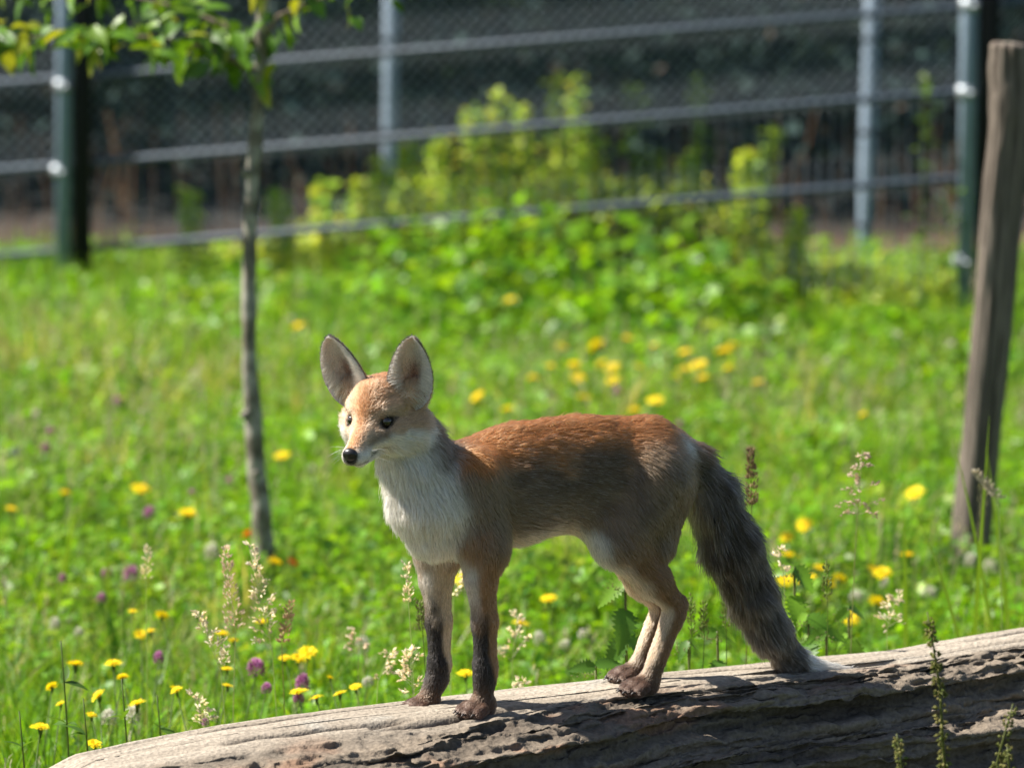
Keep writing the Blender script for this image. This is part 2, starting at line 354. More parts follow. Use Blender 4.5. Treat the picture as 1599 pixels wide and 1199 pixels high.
for sx in (-1, 1):
    hb((sx * 0.031, -0.040, -0.025), (sx * 0.022, -0.016, -0.027), 0.029, 0.021, k=0.014, fur=0.020, cols=(TAN, TAN, WHITE))
    hb((sx * 0.026, -0.050, 0.010), (sx * 0.045, -0.050, 0.022), 0.024, 0.018, k=0.012, fur=0.013, cols=HEADC)      # ear base
    hb((sx * 0.030, -0.018, 0.013), (sx * 0.021, -0.004, 0.0125), 0.010, 0.008, k=0.008, fur=0.006, cols=HEADC)      # brow
    hb((sx * 0.029, -0.010, -0.015), (sx * 0.017, 0.010, -0.018), 0.0155, 0.0125, k=0.008, fur=0.006, cols=HEADC)     # cheekbone
    hb((sx * 0.008, 0.046, -0.032), (sx * 0.006, 0.056, -0.031), 0.0095, 0.0085, k=0.006, fur=0.0035, cols=(WHITE,) * 3, zone='muzzle')   # lips
hb((0, -0.008, -0.010), (0, 0.054, -0.0255), 0.0255, 0.0110, k=0.010, fur=0.0045, cols=HEADC, zone='muzzle')
hb((0, -0.025, -0.036), (0, 0.044, -0.0415), 0.017, 0.0065, k=0.007, fur=0.006, cols=(WHITE,) * 3, zone='jaw')
EYE = [(-0.0245, 0.0002, -0.001), (0.0245, 0.0002, -0.001)]; EYE_R = 0.0075
SUBS = [(hp(x * 1.04, y + 0.0050, z), 0.0082) for x, y, z in EYE]

def capsule(p, B):
    """distance to a tapered capsule (optionally flattened sideways) and position along it"""
    a, b = B['a'], B['b']; q = p - a; ab = b - a
    if B['sq'] != 1.0:
        q = q * np.array([1, 1 / B['sq'], 1]); ab = ab * np.array([1, 1 / B['sq'], 1])
    t = np.clip(q @ ab / max(ab @ ab, 1e-9), 0, 1)
    d = np.linalg.norm(q - t[..., None] * ab, axis=-1) - (B['ra'] + (B['rb'] - B['ra']) * t)
    return d * (0.5 + 0.5 * B['sq']), t

def fox_field(h=0.003):
    lo = np.min([np.minimum(B['a'], B['b']) - max(B['ra'], B['rb']) for B in BN], 0) - 0.02
    hi = np.max([np.maximum(B['a'], B['b']) + max(B['ra'], B['rb']) for B in BN], 0) + 0.02
    n = np.ceil((hi - lo) / h).astype(int) + 1
    D = np.full(n, 0.05, np.float32)
    for B in BN:
        R = max(B['ra'], B['rb']) + 0.035
        i0 = np.maximum(((np.minimum(B['a'], B['b']) - R - lo) / h).astype(int), 0); i1 = np.minimum(((np.maximum(B['a'], B['b']) + R - lo) / h).astype(int) + 2, n)
        ax = [lo[k] + h * np.arange(i0[k], i1[k]) for k in range(3)]
        p = np.stack(np.meshgrid(*ax, indexing='ij'), -1)
        d, _ = capsule(p, B); sl = tuple(slice(i0[k], i1[k]) for k in range(3)); o = D[sl]; k = B['k']
        hh = np.clip(0.5 + 0.5 * (o - d) / k, 0, 1)
        D[sl] = o + (d - o) * hh - k * hh * (1 - hh)
    for c, r in SUBS:
        R = r + 0.01; i0 = ((c - R - lo) / h).astype(int); i1 = ((c + R - lo) / h).astype(int) + 2
        ax = [lo[k] + h * np.arange(i0[k], i1[k]) for k in range(3)]
        p = np.stack(np.meshgrid(*ax, indexing='ij'), -1); d = -(np.linalg.norm(p - c, axis=-1) - r)
        sl = tuple(slice(i0[k], i1[k]) for k in range(3)); o = D[sl]; k = 0.002; hh = np.clip(0.5 - 0.5 * (o - d) / k, 0, 1)
        D[sl] = o + (d - o) * hh + k * hh * (1 - hh)
    return D, lo, h
def surface_nets(D, lo, h):
    s = D < 0; n = np.array(D.shape)
    c = sum(s[a:n[0] - 1 + a, b:n[1] - 1 + b, d:n[2] - 1 + d].astype(np.int8) for a in (0, 1) for b in (0, 1) for d in (0, 1))
    cells = np.argwhere((c > 0) & (c < 8)); idx = np.full(n - 1, -1, np.int32); idx[tuple(cells.T)] = np.arange(len(cells))
    acc = np.zeros((len(cells), 3)); cnt = np.zeros(len(cells))
    cor = [(a, b, d) for a in (0, 1) for b in (0, 1) for d in (0, 1)]
    for i in range(8):
        for j in range(i + 1, 8):
            if sum(abs(cor[i][k] - cor[j][k]) for k in range(3)) != 1: continue
            A = cells + cor[i]; Bc = cells + cor[j]; da = D[tuple(A.T)]; db = D[tuple(Bc.T)]; m = (da < 0) != (db < 0)
            t = np.where(m, da / np.where(m, da - db, 1), 0)[:, None]
            acc += np.where(m[:, None], A + t * (Bc - A), 0); cnt += m
    V = lo + h * acc / cnt[:, None]; F = []
    for ax in range(3):
        u, v = [(1, 2), (2, 0), (0, 1)][ax]
        sh = [slice(None)] * 3; sh2 = [slice(None)] * 3; sh[ax] = slice(0, -1); sh2[ax] = slice(1, None)
        s0, s1 = s[tuple(sh)], s[tuple(sh2)]
        e = np.argwhere(s0 != s1); e = e[(e[:, u] > 0) & (e[:, v] > 0) & (e[:, u] < n[u] - 1) & (e[:, v] < n[v] - 1)]
        fl = s0[tuple(e.T)]; du = np.zeros(3, int); du[u] = 1; dv = np.zeros(3, int); dv[v] = 1
        q = np.stack([idx[tuple((e - du - dv).T)], idx[tuple((e - dv).T)], idx[tuple(e.T)], idx[tuple((e - du).T)]], -1)
        q[~fl] = q[~fl][:, ::-1]; F.append(q)
    return V, np.concatenate(F)

def ear_mesh(sx):
    """a cupped, pointed ear with a back and an inner skin"""
    nu, nv = 25, 30; u = np.linspace(-1, 1, nu); v = np.linspace(0, 1, nv); U, Vv = np.meshgrid(u, v)
    hgt = 0.100
    wd = np.interp(Vv, [0, 0.08, 0.2, 0.34, 0.46, 0.58, 0.70, 0.81, 0.90, 0.96, 1.0], [0.016, 0.0260, 0.0320, 0.0334, 0.0324, 0.0298, 0.0258, 0.0206, 0.0146, 0.0094, 0.003])
    cup = 0.020 * (1 - Vv) ** 0.7 + 0.005
    X = U * wd * (1 - 0.10 * (1 - Vv)); Yy = -cup * (1 - U ** 2) * 1.1 + cup * 0.35; Z = Vv * hgt
    X += 0.003 * np.sin(Vv * math.pi) * np.sign(sx)
    Pn = np.stack([X, Yy, Z], -1)
    du = np.gradient(Pn, axis=1); dv = np.gradient(Pn, axis=0); nn = np.cross(du, dv); nn /= np.linalg.norm(nn, axis=-1, keepdims=True) + 1e-12
    th = 0.0016 * (1 - 0.4 * Vv[..., None]); edge = np.sqrt(np.clip(1 - U ** 4, 0, 1))[..., None]
    front = Pn - nn * th * edge; back = Pn + nn * th * edge
    # nn points along du x dv = (x) x (z) = -y (backwards)
    V = np.concatenate([front.reshape(-1, 3), back.reshape(-1, 3)]); n = nu * nv
    i = np.arange(nv - 1)[:, None] * nu; j = np.arange(nu - 1)[None]
    Q = np.stack([i + j, i + j + 1, i + nu + j + 1, i + nu + j], -1).reshape(-1, 4); F = [Q, Q[:, ::-1] + n]
    k = np.arange(nv - 1) * nu; F.append(np.stack([k, k + nu, k + nu + n, k + n], -1)); k = k + nu - 1; F.append(np.stack([k + nu, k, k + n, k + nu + n], -1))
    k = (nv - 1) * nu + np.arange(nu - 1); F.append(np.stack([k + 1, k, k + n, k + 1 + n][::-1], -1))
    return V, np.concatenate(F), np.concatenate([U.ravel()] * 2), np.concatenate([Vv.ravel()] * 2), np.concatenate([np.zeros(n), np.ones(n)])
def ear_to_fox(V, sx):
    tilt = math.radians(14 if sx > 0 else 20) * sx; yaw = math.radians(8 if sx > 0 else 2) * sx; lean = math.radians(-4)
    R = Matrix.Rotation(tilt, 3, 'Y') @ Matrix.Rotation(lean, 3, 'X') @ Matrix.Rotation(-yaw, 3, 'Z')
    P = V @ np.array(R).T + np.array([sx * 0.0325 + 0.004, -0.040, 0.007])
    return HC + P @ HM

def zone_colour(P, Nn, bi, t, w):
    """coat colour at points P (fox axes) with normals Nn; w: blended bone weights"""
    nz = Nn[:, 2]
    top = np.array([B['cols'][0] for B in BN]); sid = np.array([B['cols'][1] for B in BN]); und = np.array([B['cols'][2] for B in BN])
    ct, cs, cu = w @ top, w @ sid, w @ und
    nzj = nz + (noise3(P * 60, 5) - 0.5) * 0.35
    a = smooth(0.10, 0.60, nzj)[:, None]; b = smooth(-0.45, -0.80, nzj)[:, None]
    c = lerp(lerp(cs, ct, a), cu, b)
    zn = np.array([B['zone'] for B in BN])
    wz = {z: w[:, zn == z].sum(1) for z in set(zn)}
    # saddle: dark agouti along the upper flank; pale streak at the tail root
    body = wz['body'][:, None] + 0.6 * wz['thigh'][:, None]
    band = (smooth(-0.3, 0.05, nz) * (1 - smooth(0.30, 0.60, nz)) * smooth(0.42, 0.62, noise3(P * np.array([38, 60, 60]), 9) * 0.6 + 0.25))[:, None]
    c = lerp(c, AGOUTI, np.clip(band * 0.75 * body, 0, 1))
    # chest and throat: white in front, grey-brown behind
    hx = P[:, 0]
    ne = (wz['neck'] + wz['chest'])[:, None]
    front = smooth(-0.45, 0.25, Nn[:, 0] + 0.35 * (noise3(P * 45, 2) - 0.5) - 0.45 * nz + 0.10 * Nn[:, 1])[:, None]
    c = lerp(c, lerp(SIDE * 0.95, WHITE, front), np.clip(ne * 1.1, 0, 1))
    # forelegs: black stocking down the front below mid-forearm, pale inside
    fl = (wz['foreleg'] + wz['paw'] * (P[:, 0] > -0.02))
    zz = P[:, 2] - LOG_TOP
    legf = lerp(TAN, CREAM * 1.05, smooth(0.1, 0.6, -Nn[:, 1] * np.sign(P[:, 1]) + 0.35 * Nn[:, 0])[:, None])
    legf = lerp(legf, WHITE * 0.72, (smooth(0.10, 0.19, zz) * smooth(-0.1, 0.55, Nn[:, 0] - 0.45 * Nn[:, 1]))[:, None] * 0.85)
    stock = smooth(0.172, 0.112, zz + (noise3(P * 90, 3) - 0.5) * 0.04) * smooth(-0.05, 0.45, Nn[:, 0] + 0.9 * smooth(0.09, 0.035, zz) + 0.1 * Nn[:, 1])
    legf = lerp(legf, BLACK * 1.3, stock[:, None])
    legf = lerp(legf, BLACK * 1.5, smooth(0.062, 0.045, zz)[:, None] * 0.85)
    c = lerp(c, legf, (np.clip(wz['foreleg'] + 0.5 * wz['shoulder'] * smooth(0.24, 0.20, zz), 0, 1) * smooth(0.235, 0.175, zz + (noise3(P * 70, 8) - 0.5) * 0.04))[:, None])
    # hind legs: pale in front, tan behind, darker over the paw
    hl = wz['shin'] + wz['meta']
    hlc = lerp(TAN * 0.72, CREAM * 1.15, smooth(-0.1, 0.5, Nn[:, 0] - 0.25 * np.abs(Nn[:, 1]) )[:, None])
    hlc = lerp(hlc, BLACK * 2.2, (smooth(0.060, 0.040, zz) * smooth(0, 0.5, np.abs(Nn[:, 1])))[:, None] * 0.7)
    c = lerp(c, hlc, np.clip(hl, 0, 1)[:, None] * 0.85)
    inner = (smooth(0.25, 0.75, Nn[:, 0] - 0.3 * Nn[:, 1]) * wz['thigh'] * smooth(0.36, 0.26, zz))[:, None]
    c = lerp(c, WHITE, np.clip(inner, 0, 1))
    # tail
    tx = (S(1318, 1049, 0.01)[0] - P[:, 0]) / (S(1318, 1049, 0.01)[0] - TAILP[0][0])    # 0 at tip .. 1 at root
    tc = lerp(GREYT * 0.55, AGOUTI * 0.42, smooth(0.40, 0.60, noise3(P * np.array([30, 30, 30]), 4))[:, None] * 0.7)
    tc = lerp(tc, TAN * 0.9, (smooth(0.75, 0.95, tx) * smooth(0.0, 0.6, nz))[:, None])
    tc = lerp(tc, CREAM * 1.1, (smooth(0.80, 0.95, tx) * smooth(0.2, 0.7, Nn[:, 0]))[:, None])
    tc = lerp(tc, WHITE * 1.05, smooth(0.30, 0.235, tx + (noise3(P * 80, 12) - 0.5) * 0.05)[:, None])
    c = lerp(c, tc, np.clip(wz['tail'], 0, 1)[:, None])
    rp = S(1070, 694, 0.030); pale = np.exp(-(np.linalg.norm((P - rp) * np.array([1, 0.8, 1]), axis=1) / 0.017) ** 2)[:, None]
    c = lerp(c, WHITE * 0.8, pale)
    # head
    H = (P - HC) @ HM.T; hd = np.clip(wz['head'] + wz['muzzle'] + wz['jaw'], 0, 1)[:, None]
    ax = np.abs(H[:, 0]); hj = (noise3(P * 120, 6) - 0.5) * 0.008
    hc = np.broadcast_to(lerp(ORANGE * 1.1, CREAM, 0.22), P.shape).copy()
    hc = lerp(hc, CREAM * 0.95, smooth(0.010, 0.034, ax)[:, None] * 0.55)
    hc = lerp(hc, CREAM * 1.05, (smooth(0.004, 0.012, ax) * smooth(0.006, 0.03, H[:, 1]) )[:, None] * 0.8)
    # white cheeks, lips and throat
    lim = -0.013 - 0.008 * smooth(0.0, 0.05, H[:, 1]) - 0.012 * smooth(0.0, -0.05, H[:, 1])
    hc = lerp(hc, WHITE, smooth(0.005, -0.006, H[:, 2] + hj - lim)[:, None])
    # dark tear line from the eye to the muzzle side, dark lids
    tear = np.exp(-((H[:, 2] + 0.014 - 0.0 * H[:, 1] + (H[:, 1] - 0.015) * 0.25) / 0.006) ** 2) * smooth(0.004, 0.014, H[:, 1]) * (1 - smooth(0.03, 0.048, H[:, 1])) * smooth(0.004, 0.012, ax)
    hc = lerp(hc, AGOUTI, tear[:, None] * 0.65)
    for e in EYE:
        de = np.linalg.norm((H - np.array(e)) * np.array([0.95, 0.6, 1.0]), axis=1); hc = lerp(hc, BLACK * 1.5, smooth(0.0115, 0.0085, de)[:, None])
        hc = lerp(hc, CREAM, (np.exp(-((de - 0.0165) / 0.004) ** 2) * smooth(-0.002, 0.006, H[:, 2]))[:, None] * 0.45)
    hc = lerp(hc, BLACK, smooth(0.0125, 0.0085, np.linalg.norm(H - np.array([0, 0.0650, -0.026]), axis=1))[:, None])
    mouth = np.exp(-((H[:, 2] + 0.0385 - 0.006 * smooth(0.03, 0.0, H[:, 1])) / 0.0022) ** 2) * smooth(0.0, 0.01, H[:, 1]); hc = lerp(hc, BLACK * 2, mouth[:, None] * 0.85)
    c = lerp(c, hc, hd)
    return np.clip(c, 0.008, 0.85), wz

def bone_weights(P):
    D = np.stack([capsule(P, B)[0] for B in BN], 1); D = D - D.min(1, keepdims=True)
    w = np.exp(-D / 0.006); return w / w.sum(1, keepdims=True)
BFLOW = []
for B in BN:
    d = np.array(B['flow'], float) if B['flow'] is not None else B['b'] - B['a']
    if B['zone'] == 'body' and B['flow'] is None: d = B['a'] - B['b']           # built rear to front: lies backwards
    if B['zone'] in ('head', 'muzzle', 'jaw'): d = -HM[1] + 0.25 * -HM[2]
    if B['zone'] == 'paw': d = np.array([0.8, 0, -0.5])
    if B['zone'] == 'body': d = np.array([-1.0, 0, -0.12]) if B['flow'] is None else d
    if B['zone'] == 'neck': d = B['b'] - B['a']
    BFLOW.append(d / max(np.linalg.norm(d), 1e-9))
BFLOW = np.array(BFLOW)

def mat_fox_skin(ear=False):
    m, t, b, o = new_mat('fox_ear_skin' if ear else 'fox_skin'); t.links.new(attr_col(t), b.inputs['Base Color']); b.inputs['Roughness'].default_value = 0.8; b.inputs['Specular IOR Level'].default_value = 0.15
    tr = N(t, 'ShaderNodeBsdfTranslucent'); mx = N(t, 'ShaderNodeMixShader'); mx.inputs[0].default_value = 0.25 if ear else 0.0; tr.inputs[0].default_value = (0.75, 0.52, 0.38, 1)
    t.links.new(b.outputs[0], mx.inputs[1]); t.links.new(tr.outputs[0], mx.inputs[2]); t.links.new(mx.outputs[0], o.inputs[0])
    return m
def mat_fur():
    m, t, b, o = new_mat('fox_fur'); c = attr_col(t)
    hb_ = N(t, 'ShaderNodeBsdfHairPrincipled'); hb_.parametrization = 'COLOR'
    t.links.new(c, hb_.inputs['Color'])
    for k, v in (('Roughness', 0.42), ('Radial Roughness', 0.55), ('Coat', 0.0), ('Random Roughness', 0.2)):
        if k in hb_.inputs: hb_.inputs[k].default_value = v
    df = N(t, 'ShaderNodeBsdfDiffuse'); t.links.new(c, df.inputs[0])
    mx = N(t, 'ShaderNodeMixShader'); mx.inputs[0].default_value = 0.45
    t.links.new(hb_.outputs[0], mx.inputs[1]); t.links.new(df.outputs[0], mx.inputs[2]); t.links.new(mx.outputs[0], o.inputs[0])
    return m

def build_fox():
    D, lo, h = fox_field(); V, F = surface_nets(D, lo, h)
    base = f2w((0.0, 0, LOG_TOP))
    root = empty('fox', base)
    tag(root, 'young red fox standing on the log, head turned towards the camera, tail resting behind', 'fox')
    # normals
    def normals(V, F):
        a = V[F[:, 1]] - V[F[:, 0]]; b = V[F[:, 2]] - V[F[:, 0]]; n = np.cross(a, b); nn = np.zeros_like(V)
        for k in range(F.shape[1]): np.add.at(nn, F[:, k], n)
        return nn / (np.linalg.norm(nn, axis=1, keepdims=True) + 1e-12)
    nb = normals(V, F); wv = bone_weights(V); cb, _ = zone_colour(V, nb, None, None, wv)
    allV, allF, allC = [V], [F], [cb * 0.8]
    ears = []
    for sx in (-1, 1):
        ev, ef, eu, evv, side = ear_mesh(sx); e = ear_to_fox(ev, sx); ec = ear_colour(eu, evv, side); ears.append((e, ef, eu, evv, side, ec, sx))
        allF.append(ef + sum(len(x) for x in allV)); allV.append(e); allC.append(ec)
    Vw = f2w(np.concatenate(allV)) - base
    body = np_mesh('body', Vw, np.concatenate(allF), mat_fox_skin(), root, np.concatenate(allC), True)
    body.data.materials.append(mat_fox_skin(True)); mi = np.zeros(len(body.data.polygons), np.int32); mi[len(F):] = 1; body.data.polygons.foreach_set('material_index', mi)
    # ---- fur strands
    strands(V, F, nb, ears, root, base)
    face(root, base)
def ear_colour(u, v, side):
    inner = np.broadcast_to(WHITE * 0.92, (len(u), 3)).copy()
    pink = np.exp(-(((u - 0.0) / 0.34) ** 2 + ((v - 0.42) / 0.22) ** 2))[:, None]; inner = lerp(inner, np.array([0.26, 0.11, 0.075]), pink * 0.85)
    inner = lerp(inner, BLACK * 3, (np.exp(-((u / 0.35) ** 2 + ((v - 0.12) / 0.12) ** 2)))[:, None] * 0.7)
    outer = np.broadcast_to(BLACK * 4.0, (len(u), 3)).copy(); outer = lerp(TAN * 0.7, outer, smooth(0.15, 0.45, v)[:, None])
    return np.where(side[:, None] > 0.5, outer, inner)
def sample(V, F, n, r, weight=None):
    T = np.concatenate([F[:, [0, 1, 2]], F[:, [0, 2, 3]]]); a = np.linalg.norm(np.cross(V[T[:, 1]] - V[T[:, 0]], V[T[:, 2]] - V[T[:, 0]]), axis=1)
    if weight is not None: a = a * weight[T].mean(1)
    k = r.choice(len(T), n, p=a / a.sum()); u, v = r.random(n), r.random(n); m = u + v > 1; u[m], v[m] = 1 - u[m], 1 - v[m]
    W = np.stack([1 - u - v, u, v], 1); return T[k], W
def strands(V, F, nb, ears, root, base):
    r = np.random.default_rng(21); n = 200000
    # denser on the face, legs and paws where hairs are short
    hd = np.linalg.norm(V - HC, axis=1); dens = 1 + 2.6 * smooth(0.11, 0.06, hd) + 0.9 * smooth(LOG_TOP + 0.16, LOG_TOP + 0.08, V[:, 2])
    T, W = sample(V, F, n, r, dens)
    P = (V[T] * W[..., None]).sum(1); Nn = (nb[T] * W[..., None]).sum(1); Nn /= np.linalg.norm(Nn, axis=1, keepdims=True)
    w = bone_weights(P); C, wz = zone_colour(P, Nn, None, None, w)
    L = w @ np.array([B['fur'] for B in BN]); fl = w @ BFLOW
    # no hair on nose, eyes; keep lips short
    H = (P - HC) @ HM.T; keep = np.linalg.norm(H - np.array([0, 0.066, -0.024]), axis=1) > 0.0085
    for e in EYE: keep &= np.linalg.norm(H - np.array(e), axis=1) > 0.0098
    P, Nn, C, L, fl, w = P[keep], Nn[keep], C[keep], L[keep], fl[keep], w[keep]; wz = {k: v[keep] for k, v in wz.items()}
    n = len(P)
    fl = fl - Nn * (fl * Nn).sum(1, keepdims=True); fl /= np.linalg.norm(fl, axis=1, keepdims=True) + 1e-9
    # clumps: neighbouring hairs share a lean
    cl = np.stack([noise3(P * 70, 50 + k) - 0.5 for k in range(3)], 1); cl2 = np.stack([noise3(P * 190, 60 + k) - 0.5 for k in range(3)], 1)
    tail = wz['tail'][:, None]; ch = (wz['neck'] + wz['chest'])[:, None]
    cla = 0.34 + 0.42 * tail + 0.25 * ch
    lift = 0.20 + 0.16 * ch + 0.10 * tail; lift = lift + r.normal(0, 0.07, (n, 1))
    d0 = fl + Nn * lift + cl * cla * 0.6 + cl2 * cla * 0.6 + r.normal(0, 0.10, (n, 3)); d0 /= np.linalg.norm(d0, axis=1, keepdims=True)
    d1 = fl + Nn * lift * 0.55 + cl * cla + cl2 * cla * 0.9 + r.normal(0, 0.08, (n, 3)) + np.array([0, 0, -0.12]); d1 /= np.linalg.norm(d1, axis=1, keepdims=True)
    L = L * r.uniform(0.65, 1.15, n) * (1 + 0.25 * (r.random(n) > 0.93)); L = L[:, None]
    p0 = P - Nn * 0.001; p1 = P + d0 * L * 0.33; p2 = p1 + (d0 + d1) * 0.5 * L * 0.34; p3 = p2 + d1 * L * 0.33
    v = r.normal(1, 0.16, (n, 1)); C = C * np.clip(v, 0.6, 1.5)
    # banded guard hairs: dark tips over flank and tail, pale tips elsewhere on the flank
    gr = (wz['body'] + wz['tail'] + 0.6 * wz['thigh'])[:, None] * (C.max(1, keepdims=True) < 0.5)
    dark = (r.random((n, 1)) < 0.30) * gr; pale = (r.random((n, 1)) < 0.14) * gr * (Nn[:, 2:3] < 0.7)
    tip = lerp(lerp(C * 1.08, AGOUTI * 0.6, dark * 0.85), WHITE * 0.75, pale * 0.6)
    rootc = lerp(C, GREYT * 0.8, 0.25 * gr)
    allp = [np.stack([p0, p1, p2, p3], 1)]; allc = [np.stack([rootc, C, lerp(C, tip, 0.6), tip], 1)]; allr = [np.where(L < 0.009, 0.00026, 0.00036) * np.array([1, 0.95, 0.65, 0.12])]
    # ears: short pile, long pale hairs from the front rim inwards
    for e, ef, eu, ev, side, ec, sx in ears:
        m = 9000; T, W = sample(e, ef, m, r)
        a = e[ef[:, 1]] - e[ef[:, 0]]; b = e[ef[:, 2]] - e[ef[:, 0]]; nn = np.cross(a, b); vn = np.zeros_like(e)
        for k in range(4): np.add.at(vn, ef[:, k], nn)
        vn /= np.linalg.norm(vn, axis=1, keepdims=True) + 1e-12
        p = (e[T] * W[..., None]).sum(1); q = (vn[T] * W[..., None]).sum(1); c = (ec[T] * W[..., None]).sum(1); uu = (eu[T] * W).sum(1); vv = (ev[T] * W).sum(1); ss = (side[T] * W).sum(1)
        up = HM[2] + 0.3 * sx * HM[0]; inn = -HM[0][None] * np.sign(uu)[:, None] * sx * 0 + q
        rim = smooth(0.45, 0.85, np.abs(uu)) * (ss < 0.5)
        ln = 0.0035 + rim * 0.018 * (1 - vv) ** 1.5 + 0.004 * (1 - vv) * (ss < 0.5)
        d = up * 0.8 + q * 0.55 - (HM[0][None] * (np.sign(uu) * rim * 0.7)[:, None]) + r.normal(0, 0.2, (m, 3)); d /= np.linalg.norm(d, axis=1, keepdims=True); ln = ln[:, None] * r.uniform(0.6, 1.2, (m, 1))
        c = lerp(c, WHITE * 0.95, (rim * 0.85)[:, None]) * np.clip(r.normal(1, 0.15, (m, 1)), 0.6, 1.4)
        allp.append(np.stack([p - q * 0.0005, p + d * ln * 0.33, p + d * ln * 0.66, p + d * ln + q * ln * 0.1], 1)); allc.append(np.repeat(c[:, None], 4, 1)); allr.append(np.full((m, 1), 0.00022) * np.array([1, 0.9, 0.6, 0.12]))
    # whiskers
    wp = []
    for sx in (-1, 1):
        for k in range(9):
            y0 = 0.038 + 0.004 * (k % 3); z0 = -0.024 - 0.0035 * (k // 3); a = hp(sx * 0.0125, y0, z0); d = np.array([sx, -0.35 + 0.15 * r.normal(), -0.25 + 0.3 * r.normal()]) @ HM; d /= np.linalg.norm(d); ln = r.uniform(0.028, 0.045)
            wp.append([a, a + d * ln * 0.33, a + d * ln * 0.66 - [0, 0, 0.001], a + d * ln - [0, 0, 0.004]])
    wp = np.array(wp); allp.append(wp); allc.append(np.full((len(wp), 4, 3), 0.55)); allr.append(np.full((len(wp), 1), 0.00016) * np.array([1, 0.9, 0.7, 0.3]))
    Pts = np.concatenate(allp).reshape(-1, 3); Cc = np.concatenate(allc).reshape(-1, 3); Rr = np.concatenate(allr).reshape(-1)
    hc = bpy.data.hair_curves.new('fur'); hc.add_curves([4] * (len(Pts) // 4))
    hc.attributes['position'].data.foreach_set('vector', (f2w(Pts) - base).astype(np.float32).ravel())
    ra = hc.attributes.get('radius') or hc.attributes.new('radius', 'FLOAT', 'POINT'); ra.data.foreach_set('value', Rr.astype(np.float32))
    ca = hc.attributes.new('Col', 'FLOAT_COLOR', 'POINT'); c4 = np.ones((len(Pts), 4), np.float32); c4[:, :3] = np.clip(Cc, 0.004, 0.9); ca.data.foreach_set('color', c4.ravel())
    hc.materials.append(mat_fur()); o = link('fur', hc, root); o['kind'] = 'stuff'
def uv_ball(c, rad, axes, n=24, m=16):
    th = np.linspace(0, math.pi, m + 1); ph = np.arange(n) * 2 * math.pi / n; T, Pp = np.meshgrid(th, ph, indexing='ij')
    X = np.stack([np.sin(T) * np.cos(Pp) * rad[0], np.sin(T) * np.sin(Pp) * rad[1], np.cos(T) * rad[2]], -1).reshape(-1, 3)
    i = np.arange(m)[:, None] * n; j = np.arange(n)[None]; k = (j + 1) % n
    return c + X @ axes, np.stack([i + j, i + n + j, i + n + k, i + k], -1).reshape(-1, 4), X
def face(root, base):
    m, t, b, o = new_mat('fox_nose'); b.inputs['Base Color'].default_value = (0.012, 0.011, 0.012, 1); b.inputs['Roughness'].default_value = 0.35
    V, F, X = uv_ball(hp(0, 0.0640, -0.0235), (0.0105, 0.0070, 0.0085), HM)
    # flatten the front, notch below and two nostrils
    s = (X[:, 1] > 0); k = np.zeros(len(X))
    for sx in (-1, 1): k += np.exp(-(((X[:, 0] - sx * 0.0048) / 0.0022) ** 2 + ((X[:, 2] + 0.001) / 0.0022) ** 2)) * s
    V = V - (k * 0.0028)[:, None] * HM[1]
    np_mesh('nose', f2w(V) - base, F, m, root, None, True)
    m, t, b, o = new_mat('fox_eye'); t.links.new(attr_col(t), b.inputs['Base Color']); b.inputs['Roughness'].default_value = 0.08; b.inputs['Coat Weight'].default_value = 0.6; b.inputs['Coat Roughness'].default_value = 0.03
    for x, y, z in EYE:
        V, F, X = uv_ball(hp(x, y - 0.0005, z), (EYE_R,) * 3, HM, 40, 28); sx = np.sign(x)
        g = np.array([0.30 * sx, 0.95, 0.05]); g /= np.linalg.norm(g); U = X / EYE_R; a = np.arccos(np.clip(U @ g, -1, 1))
        c = lerp(np.array([0.012, 0.010, 0.009]), np.array([0.045, 0.028, 0.015]), smooth(0.80, 0.66, a)[:, None]); c = lerp(c, np.array([0.005, 0.005, 0.005]), smooth(0.42, 0.34, a)[:, None])
        np_mesh('eye', f2w(V) - base, F, m, root, c, True)
    m = mat_plain('fox_claw', (0.05, 0.04, 0.035), rough=0.4)
    for b_, f, l in TOES:
        p = b_ + f * 0.0065 - np.array([0, 0, 0.0005]); mb = MB().tube(f2w(np.array([p, p + f * 0.004 + [0, 0, 0.0006], p + f * 0.008 - [0, 0, 0.0022]])) - base, [0.0019, 0.0016, 0.0004], 7)
        mb.build('claw', m, root, True)
build_fox()
# ------------------------------------------------------------------ meadow
FA = at_y(105, 452, 14.4); FB = at_y(1520, 415, 13.2)           # feet of the two fence posts
def fence_y(x): return FA[1] + (FB[1] - FA[1]) * (x - FA[0]) / (FB[0] - FA[0])
def rot_z(a):
    c, s = np.cos(a), np.sin(a); return c, s
def blades(base, h, wd, az, bend, col, segs=3, tipw=0.08):
    """n grass blades -> verts, quads, colours"""
    n = len(h); t = np.linspace(0, 1, segs + 1); c, s = np.cos(az), np.sin(az)
    out = (bend * h)[:, None] * t ** 2; up = h[:, None] * (t - 0.35 * np.abs(bend)[:, None] * t ** 2.5)
    ctr = np.stack([base[:, 0:1] + out * c[:, None], base[:, 1:2] + out * s[:, None], base[:, 2:3] + up], -1)
    tw = rng.uniform(0, 6.28, n); sx, sy = np.cos(tw), np.sin(tw)
    hw = wd[:, None] * np.interp(t, [0, 0.3, 0.7, 1], [0.7, 1, 0.75, tipw])
    side = np.stack([hw * sx[:, None], hw * sy[:, None], np.zeros_like(hw)], -1)
    V = np.stack([ctr - side, ctr + side], 2).reshape(n, -1, 3); m = V.shape[1]
    q = np.array([[2 * k, 2 * k + 1, 2 * k + 3, 2 * k + 2] for k in range(segs)])
    F = (np.arange(n)[:, None, None] * m + q).reshape(-1, 4)
    return V.reshape(-1, 3), F, np.repeat(col, m, 0)
